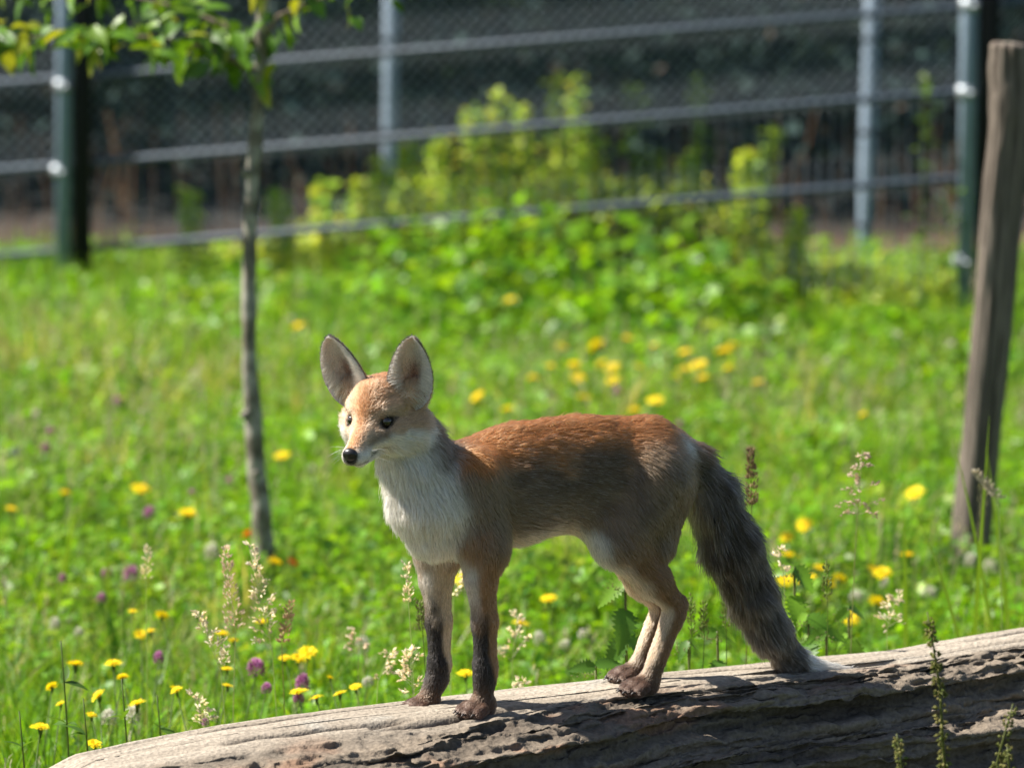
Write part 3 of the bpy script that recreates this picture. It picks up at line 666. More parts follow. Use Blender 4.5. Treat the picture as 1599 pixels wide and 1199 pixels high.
def leaflets(ctr, size, col, tilt=0.5, k=3, asp=0.85):
    """flat clusters of k rounded leaflets (clover leaf; k=1: a single oval leaf)"""
    n = len(size); az0 = rng.uniform(0, 6.28, n)
    nrm = np.stack([rng.normal(0, tilt, n), rng.normal(0, tilt, n), np.ones(n)], -1); nrm /= np.linalg.norm(nrm, axis=1, keepdims=True)
    a = np.stack([np.cos(az0), np.sin(az0), np.zeros(n)], -1); u = a - nrm * (a * nrm).sum(1, keepdims=True); u /= np.linalg.norm(u, axis=1, keepdims=True); v = np.cross(nrm, u)
    pro = np.array([[0.0, 0, 0], [0.45, 0.42, 0.10], [0.9, 0.36, 0.02], [1.0, 0, -0.12], [0.9, -0.36, 0.02], [0.45, -0.42, 0.10], [0.5, 0, -0.02]])
    Vs = []
    for j in range(k):
        an = 2 * math.pi * j / max(k, 1); ca, sa = math.cos(an), math.sin(an)
        x = pro[:, 0] * ca - pro[:, 1] * asp * sa; y = pro[:, 0] * sa + pro[:, 1] * asp * ca; z = pro[:, 2] + 0.18 * pro[:, 0]
        Vs.append(ctr[:, None] + size[:, None, None] * (x[None, :, None] * u[:, None] + y[None, :, None] * v[:, None] + z[None, :, None] * nrm[:, None]))
    V = np.stack(Vs, 1).reshape(-1, 3); m = len(pro)
    q = np.array([[0, 1, 2, 6], [6, 2, 3, 3], [6, 3, 4, 4], [0, 6, 4, 5]]); q = np.array([[0, 1, 6], [1, 2, 6], [2, 3, 6], [3, 4, 6], [4, 5, 6], [5, 0, 6]])
    F = (np.arange(n * k)[:, None, None] * m + q).reshape(-1, 3)
    return V, F, np.repeat(col, k * m, 0)
GREENS = np.array([[0.155, 0.325, 0.011], [0.195, 0.375, 0.013], [0.11, 0.26, 0.011], [0.25, 0.37, 0.02], [0.13, 0.28, 0.045], [0.065, 0.165, 0.013]])
def greens(n, p=None, jit=0.14):
    c = GREENS[rng.choice(len(GREENS), n, p=p)] * rng.normal(1, jit, (n, 1)); return np.clip(c * rng.normal(1, 0.06, (n, 3)), 0.004, 0.9)
def under_log(x, y):
    """points hidden inside or right in front of the log"""
    d = np.stack([x, y, np.zeros_like(x)], -1) - FO; lat = d @ FL; fx = d @ FH
    return (lat > -0.25) & (fx > -1.5) & (fx < 0.85)
def spots(n, y0, y1, spread=1.0, extra=0.9):
    """points over the part of the meadow between two distances, a little wider than the view"""
    y = np.sqrt(rng.uniform(y0 ** 2, y1 ** 2, n)); x = rng.uniform(-1, 1, n) * (y * 0.1135 + extra) * spread
    k = ~under_log(x, y); return x[k], y[k]
def canopy(x, y):
    p = np.stack([x * 2.1, y * 2.1, np.full_like(x, 0.3)], -1); return 0.05 + 0.17 * fbm(p, 3, 71) ** 1.3
def build_meadow():
    # grass blades
    Vs, Fs, Cs, off = [], [], [], 0
    for (n, y0, y1, hw, hs) in ((30000, 5.9, 8.2, 0.0016, 1.0), (34000, 8.2, 11.0, 0.0020, 1.0), (30000, 11.0, 15.2, 0.0028, 1.0)):
        x, y = spots(n, y0, y1); n = len(x); z = ground_h(x, y); h = (canopy(x, y) + 0.02) * rng.uniform(0.5, 1.35, n) * hs
        pat = fbm(np.stack([x * 0.9, y * 0.9, x * 0], -1), 3, 33)
        c = greens(n); pale = (rng.random(n) < 0.10 + 0.30 * smooth(0.5, 0.65, pat)); c[pale] = np.array([0.32, 0.36, 0.13]) * rng.normal(1, 0.12, (pale.sum(), 1))
        V, F, C = blades(np.stack([x, y, z - 0.01], -1), h, hw * rng.uniform(0.6, 1.6, n), rng.uniform(0, 6.28, n), rng.uniform(0.1, 0.9, n), c)
        Vs.append(V); Fs.append(F + off); Cs.append(C); off += len(V)
    # taller, thinner grass right behind the log
    x, y = spots(9000, 6.15, 7.6); n = len(x); z = ground_h(x, y); h = rng.uniform(0.14, 0.30, n) * (0.7 + 0.6 * fbm(np.stack([x * 3, y * 3, x * 0], -1), 2, 44))
    V, F, C = blades(np.stack([x, y, z - 0.01], -1), h, 0.0013 * rng.uniform(0.6, 1.7, n), rng.uniform(0, 6.28, n), rng.uniform(0.05, 0.6, n), greens(n), 4)
    Vs.append(V); Fs.append(F + off); Cs.append(C); off += len(V)
    # tussocks of long blades, and a fringe of long grass at the fence
    tx, ty = spots(330, 6.9, 13.8); m = len(tx); k = rng.integers(14, 34, m); x = np.repeat(tx, k) + rng.normal(0, 0.025, k.sum()); y = np.repeat(ty, k) + rng.normal(0, 0.025, k.sum())
    hh = np.repeat(rng.uniform(0.16, 0.30, m), k) * rng.uniform(0.6, 1.1, len(x)); tc = np.repeat(greens(m, [0.2, 0.2, 0.15, 0.2, 0.2, 0.05]), k, 0); dry = np.repeat(rng.random(m) < 0.22, k); tc[dry] = np.array([0.40, 0.38, 0.16])
    fxx = rng.uniform(-2.2, 2.2, 7000); fyy = fence_y(fxx) - rng.uniform(-0.35, 0.5, 7000); x = np.concatenate([x, fxx]); y = np.concatenate([y, fyy]); hh = np.concatenate([hh, rng.uniform(0.10, 0.26, 7000)]); tc = np.concatenate([tc, greens(7000)]); n = len(x)
    V, F, C = blades(np.stack([x, y, ground_h(x, y) - 0.01], -1), hh, 0.0022 * rng.uniform(0.6, 1.5, n), rng.uniform(0, 6.28, n), rng.uniform(0.05, 0.7, n), tc * rng.normal(1, 0.1, (n, 1)), 4)
    Vs.append(V); Fs.append(F + off); Cs.append(C); off += len(V)
    tag(np_mesh('grass', np.concatenate(Vs), np.concatenate(Fs), M['leaf'], None, np.concatenate(Cs), True), 'bright sunlit meadow grass behind the log', 'grass', kind='stuff')
    # clover and small herb leaves
    Vs, Fs, Cs, off = [], [], [], 0
    for (n, y0, y1, sz, k) in ((26000, 5.9, 8.2, 0.0125, 3), (22000, 8.2, 11.5, 0.015, 3), (16000, 11.5, 15.0, 0.020, 3), (9000, 6.1, 7.7, 0.014, 3), (12000, 5.9, 9.0, 0.024, 1), (14000, 9.0, 15.0, 0.034, 1)):
        x, y = spots(n, y0, y1); pat = fbm(np.stack([x * 1.3, y * 1.3, x * 0 + 4], -1), 3, 35); kk = rng.random(len(x)) < smooth(0.30, 0.62, pat) * 0.9 + 0.12; x, y = x[kk], y[kk]; n = len(x)
        z = ground_h(x, y) + canopy(x, y) * rng.uniform(0.35, 1.05, n) + (rng.uniform(0.02, 0.10, n) if (y0, y1) == (6.1, 7.7) else 0)
        V, F, C = leaflets(np.stack([x, y, z], -1), sz * rng.uniform(0.6, 1.35, n), greens(n, [0.3, 0.28, 0.16, 0.08, 0.1, 0.08]), 0.45, k)
        Vs.append(V); Fs.append(F + off); Cs.append(C); off += len(V)
    tag(np_mesh('clover_leaves', np.concatenate(Vs), np.concatenate(Fs), M['leaf'], None, np.concatenate(Cs), True), 'low clover and herb leaves carpeting the meadow', 'ground cover', kind='stuff')
    # thin pale seed stalks of finer grass
    Vs, Fs, Cs, off = [], [], [], 0
    x, y = spots(2600, 6.4, 13.5); pat = fbm(np.stack([x * 0.8, y * 0.8, x * 0 + 9], -1), 3, 37); kk = rng.random(len(x)) < smooth(0.4, 0.62, pat) + 0.15; x, y = x[kk], y[kk]; n = len(x)
    h = (canopy(x, y) + 0.05) * rng.uniform(0.9, 1.45, n); z = ground_h(x, y)
    cc = lerp(np.array([0.20, 0.24, 0.10]), np.array([0.42, 0.37, 0.26]), rng.random((n, 1)))
    V, F, C = blades(np.stack([x, y, z], -1), h, np.full(n, 0.0011), rng.uniform(0, 6.28, n), rng.uniform(0, 0.35, n), cc, 2, 1.0); Vs.append(V); Fs.append(F); Cs.append(C); off += len(V)
    tops = V.reshape(n, -1, 3)[:, -1]
    for j in range(5):
        V, F, C = blades(tops - np.array([0, 0, 0.012 * j]) + rng.normal(0, 0.003, (n, 3)), np.full(n, 0.016), np.full(n, 0.0022), rng.uniform(0, 6.28, n), rng.uniform(0.2, 0.8, n), cc * 1.15, 2, 0.3); Vs.append(V); Fs.append(F + off); Cs.append(C); off += len(V)
    tag(np_mesh('fine_seed_grass', np.concatenate(Vs), np.concatenate(Fs), M['seed'], None, np.concatenate(Cs), True), 'pale fine seed stalks scattered through the meadow grass', 'grass', kind='stuff')
build_meadow()

# ------------------------------------------------------------------ leafy bank, tall weeds and the dark wood around the fence
def build_bank():
    n = 6500; px = rng.uniform(60, 1560, n); x = (px - CX) / FPX * 13.0; y = fence_y(x) - rng.uniform(0.0, 1.5, n) ** 1.0
    mound = np.interp(px, [60, 380, 560, 720, 950, 1160, 1260, 1560], [0.05, 0.07, 0.13, 0.24, 0.27, 0.19, 0.06, 0.05]) * smooth(-1.5, -0.55, y - fence_y(x)) + 0.04
    kk = rng.random(n) < np.interp(px, [60, 500, 720, 1160, 1260, 1560], [0.35, 0.6, 1, 1, 0.35, 0.3]); x, y, mound = x[kk], y[kk], mound[kk]; n = len(x)
    z = ground_h(x, y) + 0.03 + mound * (0.35 + 1.3 * fbm(np.stack([x * 5, y * 5, x * 0], -1), 2, 17)) * rng.uniform(0.1, 1.1, n)
    V, F, C = leaflets(np.stack([x, y, z], -1), 0.042 * rng.uniform(0.5, 1.5, n), greens(n, [0.2, 0.2, 0.25, 0.05, 0.1, 0.2]), 0.55, 1, 0.9)
    tag(np_mesh('broad_leaf_bank', V, F, M['leaf'], None, C, True), 'mound of broad green leaves growing in front of the fence', 'ground cover', kind='stuff')
build_bank()
def build_undergrowth():
    n = 17000; px = rng.uniform(130, 1500, n); Y = fence_y((px - CX) / FPX * 14.2) + rng.uniform(0.05, 0.7, n); x = (px - CX) / FPX * Y
    top = np.interp(px, [130, 300, 420, 520, 620, 760, 900, 1000, 1120, 1200, 1290, 1500], [0.06, 0.14, 0.18, 0.24, 0.34, 0.44, 0.48, 0.40, 0.36, 0.30, 0.22, 0.17]) * (0.65 + 0.7 * fbm(np.stack([x * 7, Y * 3, x * 0], -1), 2, 15))
    z = ground_h(x, Y) + top * rng.uniform(0, 1, n) ** 0.8
    c = np.array(YG)[rng.choice(4, n)] * rng.normal(0.85, 0.2, (n, 1))
    V, F, C = leaflets(np.stack([x, Y, z], -1), 0.026 * rng.uniform(0.5, 1.5, n), np.clip(c * 1.2, 0.01, 1), 0.55, 1, 0.6)
    tag(np_mesh('weed_undergrowth', V, F, M['leaf'], None, C, True), 'yellow-green weed thicket growing behind the fence rails', 'undergrowth', kind='stuff')
def weed(base, h, sp, n, label, pal, group='tall weeds along the fence'):
    t = empty('tall_weed', base); tag(t, label, 'plant', group)
    top = np.array([rng.normal(0, 0.03), rng.normal(0, 0.03), h]); P = np.array([[0, 0, -0.03], top * 0.5 + [rng.normal(0, 0.01), 0, 0], top])
    MB().tube(P, [0.004, 0.003, 0.0015], 5, (0.12, 0.14, 0.04)).build('stem', M['leaf'], t)
    f = rng.uniform(0.15, 1.0, n); c = np.array([np.interp(f, [0, 0.5, 1], P[:, k]) for k in range(3)]).T; a = rng.uniform(0, 6.28, n); r = sp * (1.1 - f) * rng.uniform(0.2, 1.0, n) + 0.008
    c[:, 0] += np.cos(a) * r; c[:, 1] += np.sin(a) * r
    col = np.array(pal)[rng.choice(len(pal), n)] * rng.normal(1, 0.15, (n, 1))
    V, F, C = leaflets(c, 0.032 * rng.uniform(0.5, 1.4, n), np.clip(col * 1.15, 0.01, 1), 0.5, 1, 0.7)
    np_mesh('foliage', V, F, M['leaf'], t, C, True)
YG = [[0.40, 0.50, 0.05], [0.32, 0.48, 0.05], [0.48, 0.48, 0.08], [0.24, 0.40, 0.05]]; DG = [[0.07, 0.13, 0.03], [0.10, 0.16, 0.03], [0.05, 0.09, 0.03]]
WEEDS = [(580, 250, .08, 0), (640, 215, .09, 0), (700, 205, .09, 0), (735, 170, .09, 0), (775, 150, .09, 0), (815, 170, .08, 0), (862, 112, .08, 0), (905, 125, .08, 0), (940, 200, .08, 0), (975, 135, .06, 1), (1015, 235, .07, 1), (1055, 240, .07, 0),
         (1103, 125, .07, 1), (1145, 240, .06, 0), (1190, 205, .06, 1), (1235, 330, .06, 0), (310, 300, .06, 0), (440, 300, .06, 0), (505, 290, .07, 0), (545, 285, .07, 0)]
WLAB = {580: 'leftmost yellow-green weed clump right of the sapling, reaching the middle rail', 862: 'tallest yellow-green weed spire behind the fence, above the back of the fox', 1103: 'tall bright leafy weed crossing the middle rail left of the thin right post', 310: 'low yellow-green weed left of the sapling below the middle rail'}
WORD = sorted(w_[0] for w_ in WEEDS); ORDW = ['first', 'second', 'third', 'fourth', 'fifth', 'sixth', 'seventh', 'eighth', 'ninth', 'tenth', 'eleventh', 'twelfth', 'thirteenth', 'fourteenth', 'fifteenth', 'sixteenth', 'seventeenth', 'eighteenth', 'nineteenth', 'twentieth']
for px, py, spd, kd in WEEDS:
    x0 = (px - CX) / FPX * 14.2; Y = fence_y(x0) + rng.uniform(0.10, 0.45); p = at_y(px, py, Y); g = float(ground_h(np.array([p[0]]), np.array([Y]))[0])
    weed((p[0], Y, g), max(p[2] - g, 0.25), spd, 330, WLAB.get(px) or ORDW[WORD.index(px)] + ' weed stalk from the left in the row behind the fence', YG if kd == 0 else YG[1:2] + DG)
build_undergrowth()
for px, py, Y0 in ((1450, 120, -0.25), (1480, 290, -0.2)):
    x0 = (px - CX) / FPX * 13.4; Y = fence_y(x0) - 0.06; p = at_y(px, py, Y); g = float(ground_h(np.array([p[0]]), np.array([Y]))[0])
    weed((p[0], Y, g), p[2] - g, 0.05, 70, 'taller climbing green weed against the mesh beside the right fence post' if py < 200 else 'shorter climbing green weed against the mesh beside the right fence post', DG, 'climbers on the fence')
def build_wood():
    n = 32000; x = rng.uniform(-12, 8, n); y = rng.uniform(17.0, 25, n); z = 1.5 + 3.2 * rng.random(n)
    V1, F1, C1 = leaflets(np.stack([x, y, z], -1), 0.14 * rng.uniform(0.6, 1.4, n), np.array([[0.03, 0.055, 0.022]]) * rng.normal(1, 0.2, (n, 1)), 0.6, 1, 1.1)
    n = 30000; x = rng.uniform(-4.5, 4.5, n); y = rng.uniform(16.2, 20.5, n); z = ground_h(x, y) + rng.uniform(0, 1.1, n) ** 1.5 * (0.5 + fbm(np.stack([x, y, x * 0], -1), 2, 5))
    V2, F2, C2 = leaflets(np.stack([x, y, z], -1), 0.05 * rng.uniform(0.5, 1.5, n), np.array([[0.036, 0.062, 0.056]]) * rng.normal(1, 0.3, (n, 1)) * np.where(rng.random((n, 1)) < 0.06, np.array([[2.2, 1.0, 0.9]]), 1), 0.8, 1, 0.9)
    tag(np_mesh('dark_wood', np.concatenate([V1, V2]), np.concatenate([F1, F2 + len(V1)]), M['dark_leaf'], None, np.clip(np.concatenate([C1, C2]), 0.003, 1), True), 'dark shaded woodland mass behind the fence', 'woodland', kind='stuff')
    # dry reddish stalks at the edge of the shade
    n = 500; x = rng.uniform(-3.2, 3.2, n); y = rng.uniform(15.0, 17.0, n)
    V, F, C = blades(np.stack([x, y, ground_h(x, y)], -1), rng.uniform(0.1, 0.45, n), np.full(n, 0.003), rng.uniform(0, 6.28, n), rng.uniform(0, 0.4, n), np.array([[0.20, 0.13, 0.09]]) * rng.normal(1, 0.25, (n, 1)), 2, 0.5)
    tag(np_mesh('dry_stalks', V, F, M['seed'], None, np.clip(C, 0.01, 1), True), 'thin dry brown stalks behind the fence', 'dry stalks', kind='stuff')
build_wood()

# ------------------------------------------------------------------ fences
def build_fence():
    t = empty('wire_fence', (FA + FB) / 2); org = (FA + FB) / 2
    tag(t, 'grey galvanised wire fence with two thick posts and three sloping rails', 'fence')
    ux = (FB - FA); ux[2] = 0; ux /= np.linalg.norm(ux)
    def onf(px, py, dy=0.0):
        """point on the fence's upright plane"""
        d = ray(px, py); nrm = np.array([-ux[1], ux[0], 0]); k = np.dot(FA - CAMP, nrm) / np.dot(d, nrm); return CAMP + d * k + nrm * dy
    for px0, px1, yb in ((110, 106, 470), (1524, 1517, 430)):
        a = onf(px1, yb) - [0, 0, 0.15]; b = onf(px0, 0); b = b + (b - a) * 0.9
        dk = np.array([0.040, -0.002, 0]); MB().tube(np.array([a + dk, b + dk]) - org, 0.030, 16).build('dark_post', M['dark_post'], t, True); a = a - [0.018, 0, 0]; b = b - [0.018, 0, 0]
        p = MB().tube(np.array([a, b]) - org, 0.0255, 20).build('post', M['post_metal'], t, True)
        bp = MB().tube(np.array([b, b + [0, 0, 0.012], b + [0, 0, 0.03]]) - org, [0.028, 0.028, 0.012], 20).build('post_cap', M['metal'], p, True)
    rails = ((-40, 133, 1640, 2), (-40, 269, 1640, 133), (-40, 403, 1640, 268))
    for k, (x0, y0, x1, y1) in enumerate(rails):
        a, b = onf(x0, y0, 0.03), onf(x1, y1, 0.03); e = (b - a) * 0.6
        MB().tube(np.array([a - e, b + e]) - org, 0.0115, 14).build('rail', M['metal'], t, True)
    a, b = onf(-40, -5, 0.03), onf(1640, -135, 0.03); MB().tube(np.array([a - (b - a) * .6, b + (b - a) * .6]) - org, 0.0115, 14).build('rail', M['metal'], t, True)
    m = mat_plain('polished_clamp_steel', (0.34, 0.37, 0.40), rough=0.5, metal=0.5)
    for px, py in ((103, 267), (1519, 144), (1512, 408), (108, 134), (1524, 8)):
        c = onf(px, py, -0.045); mb = MB(); q = onf(px, py) - [0.018, 0, 0]
        mb.tube(np.array([q - [0, 0, 0.018], q + [0, 0, 0.018]]) - org, 0.0285, 20); mb.tube(np.array([c - [0, 0.0, 0], c + [0.02, -0.012, 0]]) - org, 0.006, 10)
        mb.build('clamp', m, t, True)
    # vertical wires of the lower half, chain link above
    L0, L1 = onf(-60, 300), onf(1660, 300); n = 86; mb = MB()
    for i in range(n + 1):
        f = (i - 0.5) / n; px = -60 + 1720 * f; yr = lerp(269, 133, (px + 40) / 1680)
        a = onf(px, yr, 0.05); b = onf(px, lerp(455, 415, f), 0.05) - [0, 0, 0.06]; mb.tube(np.array([b, a]) - org, 0.0022, 4, cap=False)
    o = mb.build('vertical_wire', M['wire'], t, True); o['kind'] = 'stuff'
    mb = MB(); p = 0.040
    nx = int((L1[0] - L0[0]) / p); hz = 0.95
    for i in range(nx + int(hz / p) + 1):
        for sgn in (1, -1):
            # straight diagonal of the mesh, clipped to the panel above the middle rail
            u0 = (i - int(hz / p) * (sgn > 0)) * p; u1 = u0 + sgn * hz
            pts = []
            for u, v in ((u0, 0), (u1, hz)):
                pts.append((u, v))
            W = nx * p; (ua, va), (ub, vb) = pts
            f0, f1 = 0.0, 1.0
            if ub != ua:
                for lim in (0, W):
                    pass
                ta, tb = sorted(((0 - ua) / (ub - ua), (W - ua) / (ub - ua))); f0, f1 = max(0, ta), min(1, tb)
            if f1 - f0 < 0.02: continue
            q = []
            for f in (f0, f1):
                u, v = ua + (ub - ua) * f, va + (vb - va) * f; fx = u / W; px = -60 + 1720 * fx; yr = lerp(269, 133, (px + 40) / 1680)
                q.append(onf(px, yr, 0.05 + 0.002 * sgn) + np.array([0, 0, v - 0.02]))
            mb.tube(np.array(q) - org, 0.0023, 3, cap=False)
    o = mb.build('chain_link', M['wire'], t, True); o['kind'] = 'stuff'
build_fence()
for px0, px1, ytop, ybase, lab in ((612, 608, -60, 330, 'thin grey steel post behind the fence, right of the sapling'), (1364, 1350, -60, 385, 'thin grey steel post behind the fence near its right end')):
    Y = 15.1; a, b = at_y(px1, ybase, Y), at_y(px0, ytop, Y); g = float(ground_h(np.array([a[0]]), np.array([Y]))[0])
    t = empty('thin_fence_post', (a[0], Y, g)); tag(t, lab, 'post', 'thin posts behind the fence'); org = np.array([a[0], Y, g])
    b = b + (b - a) * 0.8; MB().tube(np.array([a - [0, 0, max(a[2] - g, 0) + 0.1], a, b]) - org, 0.026, 16).build('pole', M['post_metal'], t, True)
    for py in (60, 205, 350):
        c = lerp(a, b, (ybase - py) / (ybase - ytop) / 1.8); MB().tube(np.array([c - [0, 0, 0.008], c + [0, 0, 0.008]]) - org, 0.029, 16).build('bracket', M['metal'], t, True)

# ------------------------------------------------------------------ wooden post on the right
def build_post():
    Y = 9.0; a, b = at_y(1508, 880, Y), at_y(1576, 68, Y); t = empty('wooden_post', a - [0, 0, 0.1]); tag(t, 'leaning weathered round wooden post standing in the meadow at the right edge', 'post')
    mid = at_y(1558, 420, Y); a = a - (mid - a) / np.linalg.norm(mid - a) * 0.3; ns, na = 160, 72; s = np.linspace(0, 1, ns)
    ctr = (1 - s)[:, None] ** 2 * a + 2 * (s * (1 - s))[:, None] * (2 * mid - 0.5 * (a + b)) + (s ** 2)[:, None] * b
    an = np.arange(na) * 2 * math.pi / na; Sg, A = np.meshgrid(s, an, indexing='ij'); p = np.stack([np.cos(A) * 1.5, np.sin(A) * 1.5, Sg * 5], -1)
    R = 0.0390 + (fbm(p, 3, 81) - 0.5) * 0.018 + (fbm(np.stack([np.cos(A) * 9, np.sin(A) * 9, Sg * 3], -1), 3, 82) - 0.5) * 0.008
    for a0 in (2.1, 3.6, 4.5, 5.4): R -= 0.006 * np.exp(-(((A - a0 + 0.25 * np.sin(Sg * 7)) / 0.045) ** 2)) * smooth(0.05, 0.2, Sg)
    R *= 1 - 0.12 * smooth(0.985, 1.0, Sg)
    ctr = ctr + np.stack([0.003 * np.sin(s * 7 + 1) + 0.002 * np.sin(s * 19), 0 * s, 0 * s], -1)
    tv, u, v = frame_of(b - a)
    V = ctr[:, None] + R[..., None] * (np.cos(A)[..., None] * u + np.sin(A)[..., None] * v)
    k = fbm(np.stack([np.cos(A) * 6, np.sin(A) * 6, Sg * 4], -1), 3, 83)[..., None]; C = lerp(np.array([0.07, 0.056, 0.046]), np.array([0.155, 0.128, 0.105]), smooth(0.35, 0.6, k))
    i = np.arange(ns - 1)[:, None] * na; j = np.arange(na)[None]; kk = (j + 1) % na; Q = np.stack([i + j, i + kk, i + na + kk, i + na + j], -1).reshape(-1, 4)
    V = np.concatenate([V.reshape(-1, 3), (b + (b - a) / np.linalg.norm(b - a) * 0.002)[None]]); C = np.concatenate([C.reshape(-1, 3), [[0.3, 0.26, 0.21]]])
    j = np.arange(na); T = np.stack([np.full(na, ns * na), (ns - 1) * na + j, (ns - 1) * na + (j + 1) % na], -1)
    np_mesh('post_shaft', V - np.array(t.location), [Q, T], M['post'], t, C, True)
build_post()

# ------------------------------------------------------------------ sapling
def leaf_shape(L, W, bend, fold, n=5):
    s = np.linspace(0, 1, n); w = W * np.sin(np.pi * s ** 0.8) ** 0.9; w[0] = 0.001; w[-1] = 0.0005
    x = L * s; z = -bend * L * s ** 2
    V = np.concatenate([np.stack([x, w, z + fold * w], -1), np.stack([x, 0 * w, z], -1), np.stack([x, -w, z + fold * w], -1)])
    i = np.arange(n - 1); F = np.concatenate([np.stack([i + k * n, i + 1 + k * n, i + 1 + (k + 1) * n, i + (k + 1) * n], -1) for k in (0, 1)])
    return V, F
def build_sapling():
    Y = 9.0; pts = [(414, 900), (411, 850), (405, 770), (396, 670), (389, 560), (389, 450), (391, 330), (401, 200), (409, 60), (414, -60), (418, -260), (424, -520)]
    wid = [23, 21, 19, 17, 15.5, 15, 14.5, 13.5, 12.5, 11.5, 8, 3]
    P = np.array([at_y(x, y, Y) for x, y in pts]); P[0, 2] -= 0.1; R = np.array(wid) * 0.78 / (FPX / Y)
    base = P[0].copy(); t = empty('sapling', base); tag(t, 'slender young tree with thin bark trunk and leafy low branches, left of the fox', 'tree')
    tt = np.linspace(0, len(P) - 1, 120); Pi = np.array([np.interp(tt, range(len(P)), P[:, k]) for k in range(3)]).T; Ri = np.interp(tt, range(len(P)), R)
    Pi[1:-1] = (Pi[:-2] + Pi[1:-1] * 2 + Pi[2:]) / 4
    V, F = tube(Pi, Ri, 18); d = (fbm(V * np.array([40, 40, 22]), 3, 91) - 0.5)
    ringc = np.repeat(Pi, 18, 0); V[:len(ringc)] += (V[:len(ringc)] - ringc) * (d[:len(ringc)] * 0.5)[:, None]
    k = fbm(V * np.array([25, 25, 30]), 3, 92)[:, None]; C = lerp(np.array([0.13, 0.115, 0.085]), np.array([0.30, 0.28, 0.23]), smooth(0.4, 0.6, k))
    tr = np_mesh('trunk', V - base, F, M['bark'], t, C, True)
    for px, py in ((386, 270), (399, 120), (384, 650), (402, 740)):
        c = at_y(px, py, Y - 0.012); MB().tube(np.array([c, c + [-0.008, -0.006, 0.006]]) - base, [0.010, 0.006], 8, (0.22, 0.2, 0.16)).build('knot', M['bark'], t, True)
    LC = np.array([[0.11, 0.24, 0.015], [0.16, 0.28, 0.018], [0.25, 0.28, 0.025], [0.08, 0.18, 0.015], [0.32, 0.25, 0.04]])
    lm = []
    for k in range(12):
        V, F = leaf_shape(rng.uniform(0.042, 0.06), rng.uniform(0.010, 0.015), rng.uniform(0.1, 0.45), rng.uniform(0.15, 0.5))
        c = LC[rng.choice(5, p=[0.3, 0.3, 0.15, 0.17, 0.08])] * rng.uniform(0.8, 1.2); o = np_mesh('leaf', V, F, M['tree_leaf'], None, np.tile(c, (len(V), 1)), True); lm.append(o.data); bpy.data.objects.remove(o)
    def branch(path, r0, nl, spread, dY):
        Pp = np.array([at_y(x, y, Y + dy) for (x, y), dy in zip(path, dY)]); b = MB().tube(Pp - base, np.linspace(r0, 0.0016, len(Pp)), 8, (0.14, 0.11, 0.08)).build('branch', M['bark'], t, True)
        for k in range(nl):
            f = rng.uniform(0.08, 1.0) * (len(Pp) - 1); i = min(int(f), len(Pp) - 2); c = lerp(Pp[i], Pp[i + 1], f - i)
            o = link('leaf', lm[rng.integers(12)], b); o.location = tuple(c - base + rng.normal(0, 1, 3) * np.array([spread, spread * 1.2, spread * 0.6]))
            o.rotation_euler = (rng.normal(0, 0.6), rng.uniform(-0.3, 1.2), rng.uniform(0, 6.28)); s = rng.uniform(0.75, 1.2); o.scale = (s, s, s)
    branch([(397, 115), (370, 98), (320, 75), (250, 60), (170, 56), (90, 58), (0, 60), (-90, 50)], 0.0065, 165, 0.032, [0, -.01, -.03, -.05, -.05, -.06, -.08, -.1])
    branch([(405, 70), (350, 40), (280, 12), (190, -8), (90, -20), (-20, -30)], 0.0055, 85, 0.032, [0, .03, .06, .1, .12, .15])
    branch([(412, 60), (435, 25), (480, 5), (540, -15), (620, -25)], 0.005, 26, 0.026, [0, -.02, -.05, -.08, -.1])
    branch([(414, 0), (455, -60), (520, -110), (610, -140)], 0.0055, 24, 0.04, [0, .05, .1, .2])
    branch([(416, -120), (350, -200), (260, -240), (150, -260)], 0.0055, 26, 0.04, [0, -.1, -.2, -.25])
    branch([(420, -300), (470, -380), (540, -440)], 0.005, 22, 0.04, [0, -.05, -.15]); branch([(420, -280), (370, -380), (300, -450)], 0.005, 22, 0.04, [0, .1, .2])
build_sapling()
# ------------------------------------------------------------------ flowers
def ray_head(n1, n2, R, col, col2):
    mb = MB()
    for (n, r0, r1, z, lift, c) in ((n1, 0.15, 1.0, 0.0, 0.16, col), (n1, 0.12, 0.82, 0.08, 0.22, col), (n2, 0.05, 0.52, 0.16, 0.30, col2)):
        for k in range(n):
            a = 2 * math.pi * (k + rng.uniform(-0.25, 0.25)) / n; ln = r1 * rng.uniform(0.86, 1.08); w = 0.105 * (r1 + 0.25)
            p = np.array([[r0, -w * 0.5, 0], [r0, w * 0.5, 0], [lerp(r0, ln, 0.6), w, lift * 0.6], [ln, w * 0.7, lift * rng.uniform(0.3, 1.0)], [ln, -w * 0.7, lift * 0.7], [lerp(r0, ln, 0.6), -w, lift * 0.6]])
            p[:, 2] += z; ca, sa = math.cos(a), math.sin(a); q = p.copy(); q[:, 0] = p[:, 0] * ca - p[:, 1] * sa; q[:, 1] = p[:, 0] * sa + p[:, 1] * ca
            mb.add(q * R, [np.array([[0, 1, 2, 5], [5, 2, 3, 4]])], np.array(c) * rng.uniform(0.85, 1.12))
    return mb
